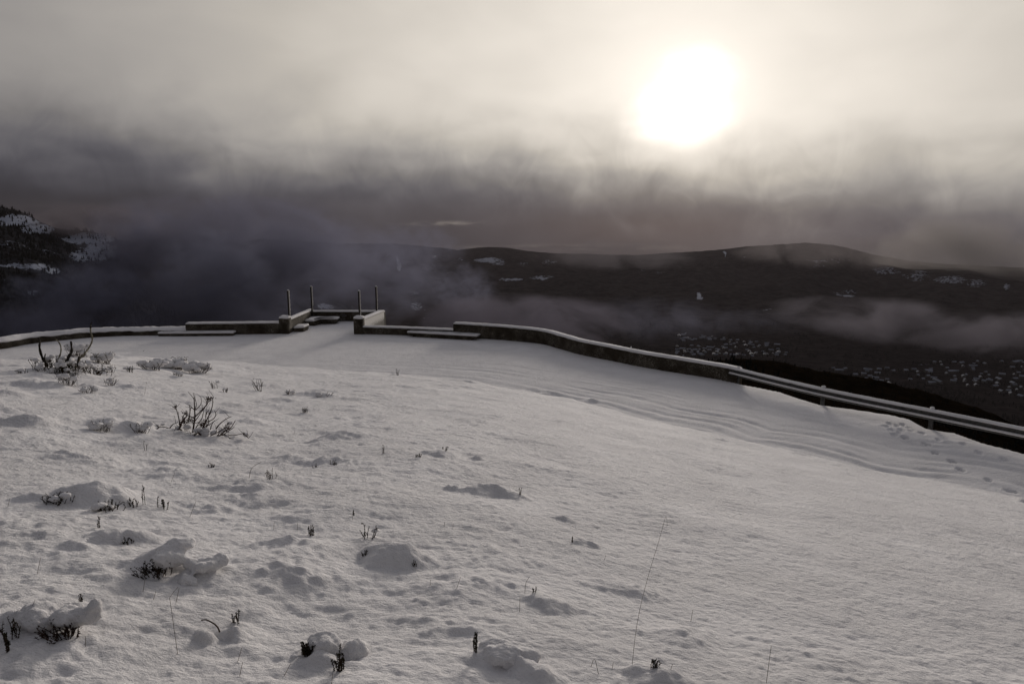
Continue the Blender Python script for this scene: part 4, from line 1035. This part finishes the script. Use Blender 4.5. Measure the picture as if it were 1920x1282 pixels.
# ------------------------------------------------------------------ light
SUN_EL = R(9.4); SUN_AZ = R(13.9)                       # azimuth clockwise from +Y
sd = bpy.data.lights.new('sun', 'SUN'); sd.energy = 2.05; sd.angle = R(12.0); sd.color = (1, .91, .82)
so = bpy.data.objects.new('sun', sd); COL.objects.link(so)
sdir = Vector((math.sin(SUN_AZ) * math.cos(SUN_EL), math.cos(SUN_AZ) * math.cos(SUN_EL), math.sin(SUN_EL)))
so.rotation_euler = sdir.to_track_quat('Z', 'Y').to_euler()

w = bpy.data.worlds.new('World'); S.world = w; w.use_nodes = True; nt = w.node_tree; nt.nodes.clear()
out = nt.nodes.new('ShaderNodeOutputWorld'); bg = nt.nodes.new('ShaderNodeBackground'); nt.links.new(bg.outputs[0], out.inputs[0])
tc = nt.nodes.new('ShaderNodeTexCoord'); dv = tc.outputs['Generated']
sx = N(nt, 'ShaderNodeSeparateXYZ'); nt.links.new(dv, sx.inputs[0])
DEG = 57.29578
el = mth(nt, 'MULTIPLY', mth(nt, 'ARCSINE', sx.outputs[2]), DEG)
az = mth(nt, 'MULTIPLY', mth(nt, 'ARCTAN2', sx.outputs[0], sx.outputs[1]), DEG)
dp = N(nt, 'ShaderNodeVectorMath', operation='DOT_PRODUCT'); nt.links.new(dv, dp.inputs[0]); dp.inputs[1].default_value = sdir
th = mth(nt, 'MULTIPLY', mth(nt, 'ARCCOSINE', mth(nt, 'MINIMUM', dp.outputs['Value'], .99999)), DEG)
def mapped(sx_, sy_, sz_, lx=0, ly=0, lz=0):
    mp = N(nt, 'ShaderNodeMapping'); nt.links.new(dv, mp.inputs[0]); mp.inputs['Scale'].default_value = (sx_, sy_, sz_); mp.inputs['Location'].default_value = (lx, ly, lz); return mp.outputs[0]
n1 = noise(nt, mapped(1, 1, 2.2, 4.3, 2, 1.9), 3.0, 3, .5, .3)
n4 = noise(nt, mapped(1.5, 1.5, 1.1, 1, 5, 3), 12, 5, .6, 1.2)        # large billows
n2 = noise(nt, mapped(1, 1, 2.4, 2.3, 1, 0), 7, 2.5, .45, .3)
n3 = noise(nt, mapped(1, 1, 9, 5, 0, 0), 7, 5, .6)
elw = mth(nt, 'ADD', mth(nt, 'ADD', el, mth(nt, 'MULTIPLY', mth(nt, 'MAXIMUM', mth(nt, 'MINIMUM', az, 45), 4), .075)), mth(nt, 'ADD', mth(nt, 'MULTIPLY', mth(nt, 'SUBTRACT', n1, .5), 5.0), mth(nt, 'ADD', mth(nt, 'MULTIPLY', mth(nt, 'SUBTRACT', n4, .5), 2.0), mth(nt, 'ADD', mth(nt, 'MULTIPLY', mth(nt, 'SUBTRACT', n2, .5), 4), mth(nt, 'MULTIPLY', mth(nt, 'MAXIMUM', mth(nt, 'MINIMUM', az, 45), -45), .02)))))
def curve(x, pts, lo, hi, white=1.0):                    # scalar curve through (x, value) points
    rs = [((p - lo) / (hi - lo), (v / white,) * 3) for p, v in pts]
    c = ramp(nt, mth(nt, 'DIVIDE', mth(nt, 'SUBTRACT', x, lo), hi - lo, clamp=True), rs, 'B_SPLINE')
    return mth(nt, 'MULTIPLY', N_rgb(c), white)
def N_rgb(c):
    b = N(nt, 'ShaderNodeRGBToBW'); nt.links.new(c, b.inputs[0]); return b.outputs[0]
Bm = curve(elw, [(-6, .06), (-1, .068), (1.6, .095), (3.4, .175), (5.2, .37), (7.2, .70), (9.6, .95), (12, 1.0), (24, 1.0), (40, .9), (90, .62)], -6, 90)
Am = curve(th, [(0, .95), (6, .92), (12, .82), (22, .70), (32, .54), (48, .30), (80, .20), (180, .13)], 0, 180)
base = mth(nt, 'MULTIPLY', Am, Bm)
base = mth(nt, 'MULTIPLY', base, mth(nt, 'ADD', .86, mth(nt, 'MULTIPLY', n2, .28)))
# the veiled sun: a burnt-out patch, its lower edge eaten by the cloud bank
ragged = mth(nt, 'ADD', th, mth(nt, 'MULTIPLY', mth(nt, 'SUBTRACT', n2, .5), 5.5))
glow = curve(ragged, [(0, 5.0), (1.2, 2.6), (2.3, .9), (3.4, .34), (4.5, .17), (6.5, .10), (9, .05), (15, 0), (40, 0)], 0, 40, 5.0)
gm = curve(elw, [(-6, 0), (0, .01), (2.8, .06), (4.4, .5), (5.8, 1), (40, 1)], -6, 40)
lum = mth(nt, 'ADD', base, mth(nt, 'MULTIPLY', glow, gm))
# colour: mauve-grey low and far from the sun, cream near it
cf = mth(nt, 'MULTIPLY', lum, 1.9, clamp=True)
colr = ramp(nt, cf, [(0, (.88, .88, 1.15)), (.14, (.94, .91, 1.07)), (.38, (1.0, .945, .93)), (1, (1.0, .926, .83))])
upf = mth(nt, 'DIVIDE', mth(nt, 'SUBTRACT', el, 20), 25, clamp=True)
colr = mixc(nt, upf, colr, (.93, .935, 1.06))
vs = N(nt, 'ShaderNodeVectorMath', operation='SCALE'); nt.links.new(colr, vs.inputs[0]); nt.links.new(lum, vs.inputs['Scale'])
# faint far breaks in the cloud just above the hills
def gaus(x, c, s): 
    q = mth(nt, 'DIVIDE', mth(nt, 'SUBTRACT', x, c), s); return mth(nt, 'EXPONENT', mth(nt, 'MULTIPLY', mth(nt, 'MULTIPLY', q, q), -1.0))
st1 = mth(nt, 'MULTIPLY', mth(nt, 'MULTIPLY', gaus(el, .48, .16), gaus(az, -5.6, 2.2)), mth(nt, 'MULTIPLY', mth(nt, 'SUBTRACT', noise(nt, mapped(1, 1, 6), 30, 4), .38), .55, clamp=True))
st2 = mth(nt, 'MULTIPLY', mth(nt, 'MULTIPLY', gaus(el, -1.55, .22), gaus(az, 3.0, 9.0)), mth(nt, 'MULTIPLY', mth(nt, 'SUBTRACT', noise(nt, mapped(1, 1, 9), 14, 4), .44), .35, clamp=True))
sc2 = N(nt, 'ShaderNodeVectorMath', operation='SCALE'); sc2.inputs[0].default_value = (1.3, 1.15, .95); nt.links.new(mth(nt, 'ADD', st1, st2), sc2.inputs['Scale'])
ad = N(nt, 'ShaderNodeVectorMath', operation='ADD'); nt.links.new(vs.outputs[0], ad.inputs[0]); nt.links.new(sc2.outputs[0], ad.inputs[1])
skyt = nt.nodes.new('ShaderNodeTexSky'); skyt.sky_type = 'NISHITA'; skyt.sun_disc = False; skyt.sun_elevation = SUN_EL; skyt.sun_rotation = SUN_AZ
sk = N(nt, 'ShaderNodeVectorMath', operation='SCALE'); nt.links.new(skyt.outputs[0], sk.inputs[0]); sk.inputs['Scale'].default_value = .0006   # clear sky, almost wholly veiled
ad2 = N(nt, 'ShaderNodeVectorMath', operation='ADD'); nt.links.new(ad.outputs[0], ad2.inputs[0]); nt.links.new(sk.outputs[0], ad2.inputs[1])
nt.links.new(ad2.outputs[0], bg.inputs['Color']); bg.inputs['Strength'].default_value = 1.0

S.view_settings.view_transform = 'Standard'; S.view_settings.look = 'None'; S.view_settings.gamma = 1; S.view_settings.exposure = 0
S.render.engine = 'CYCLES'; S.cycles.use_denoising = True; S.cycles.max_bounces = 6; S.cycles.volume_bounces = 1; S.cycles.diffuse_bounces = 3
S.cycles.volume_step_rate = 1.0; S.cycles.volume_max_steps = 96
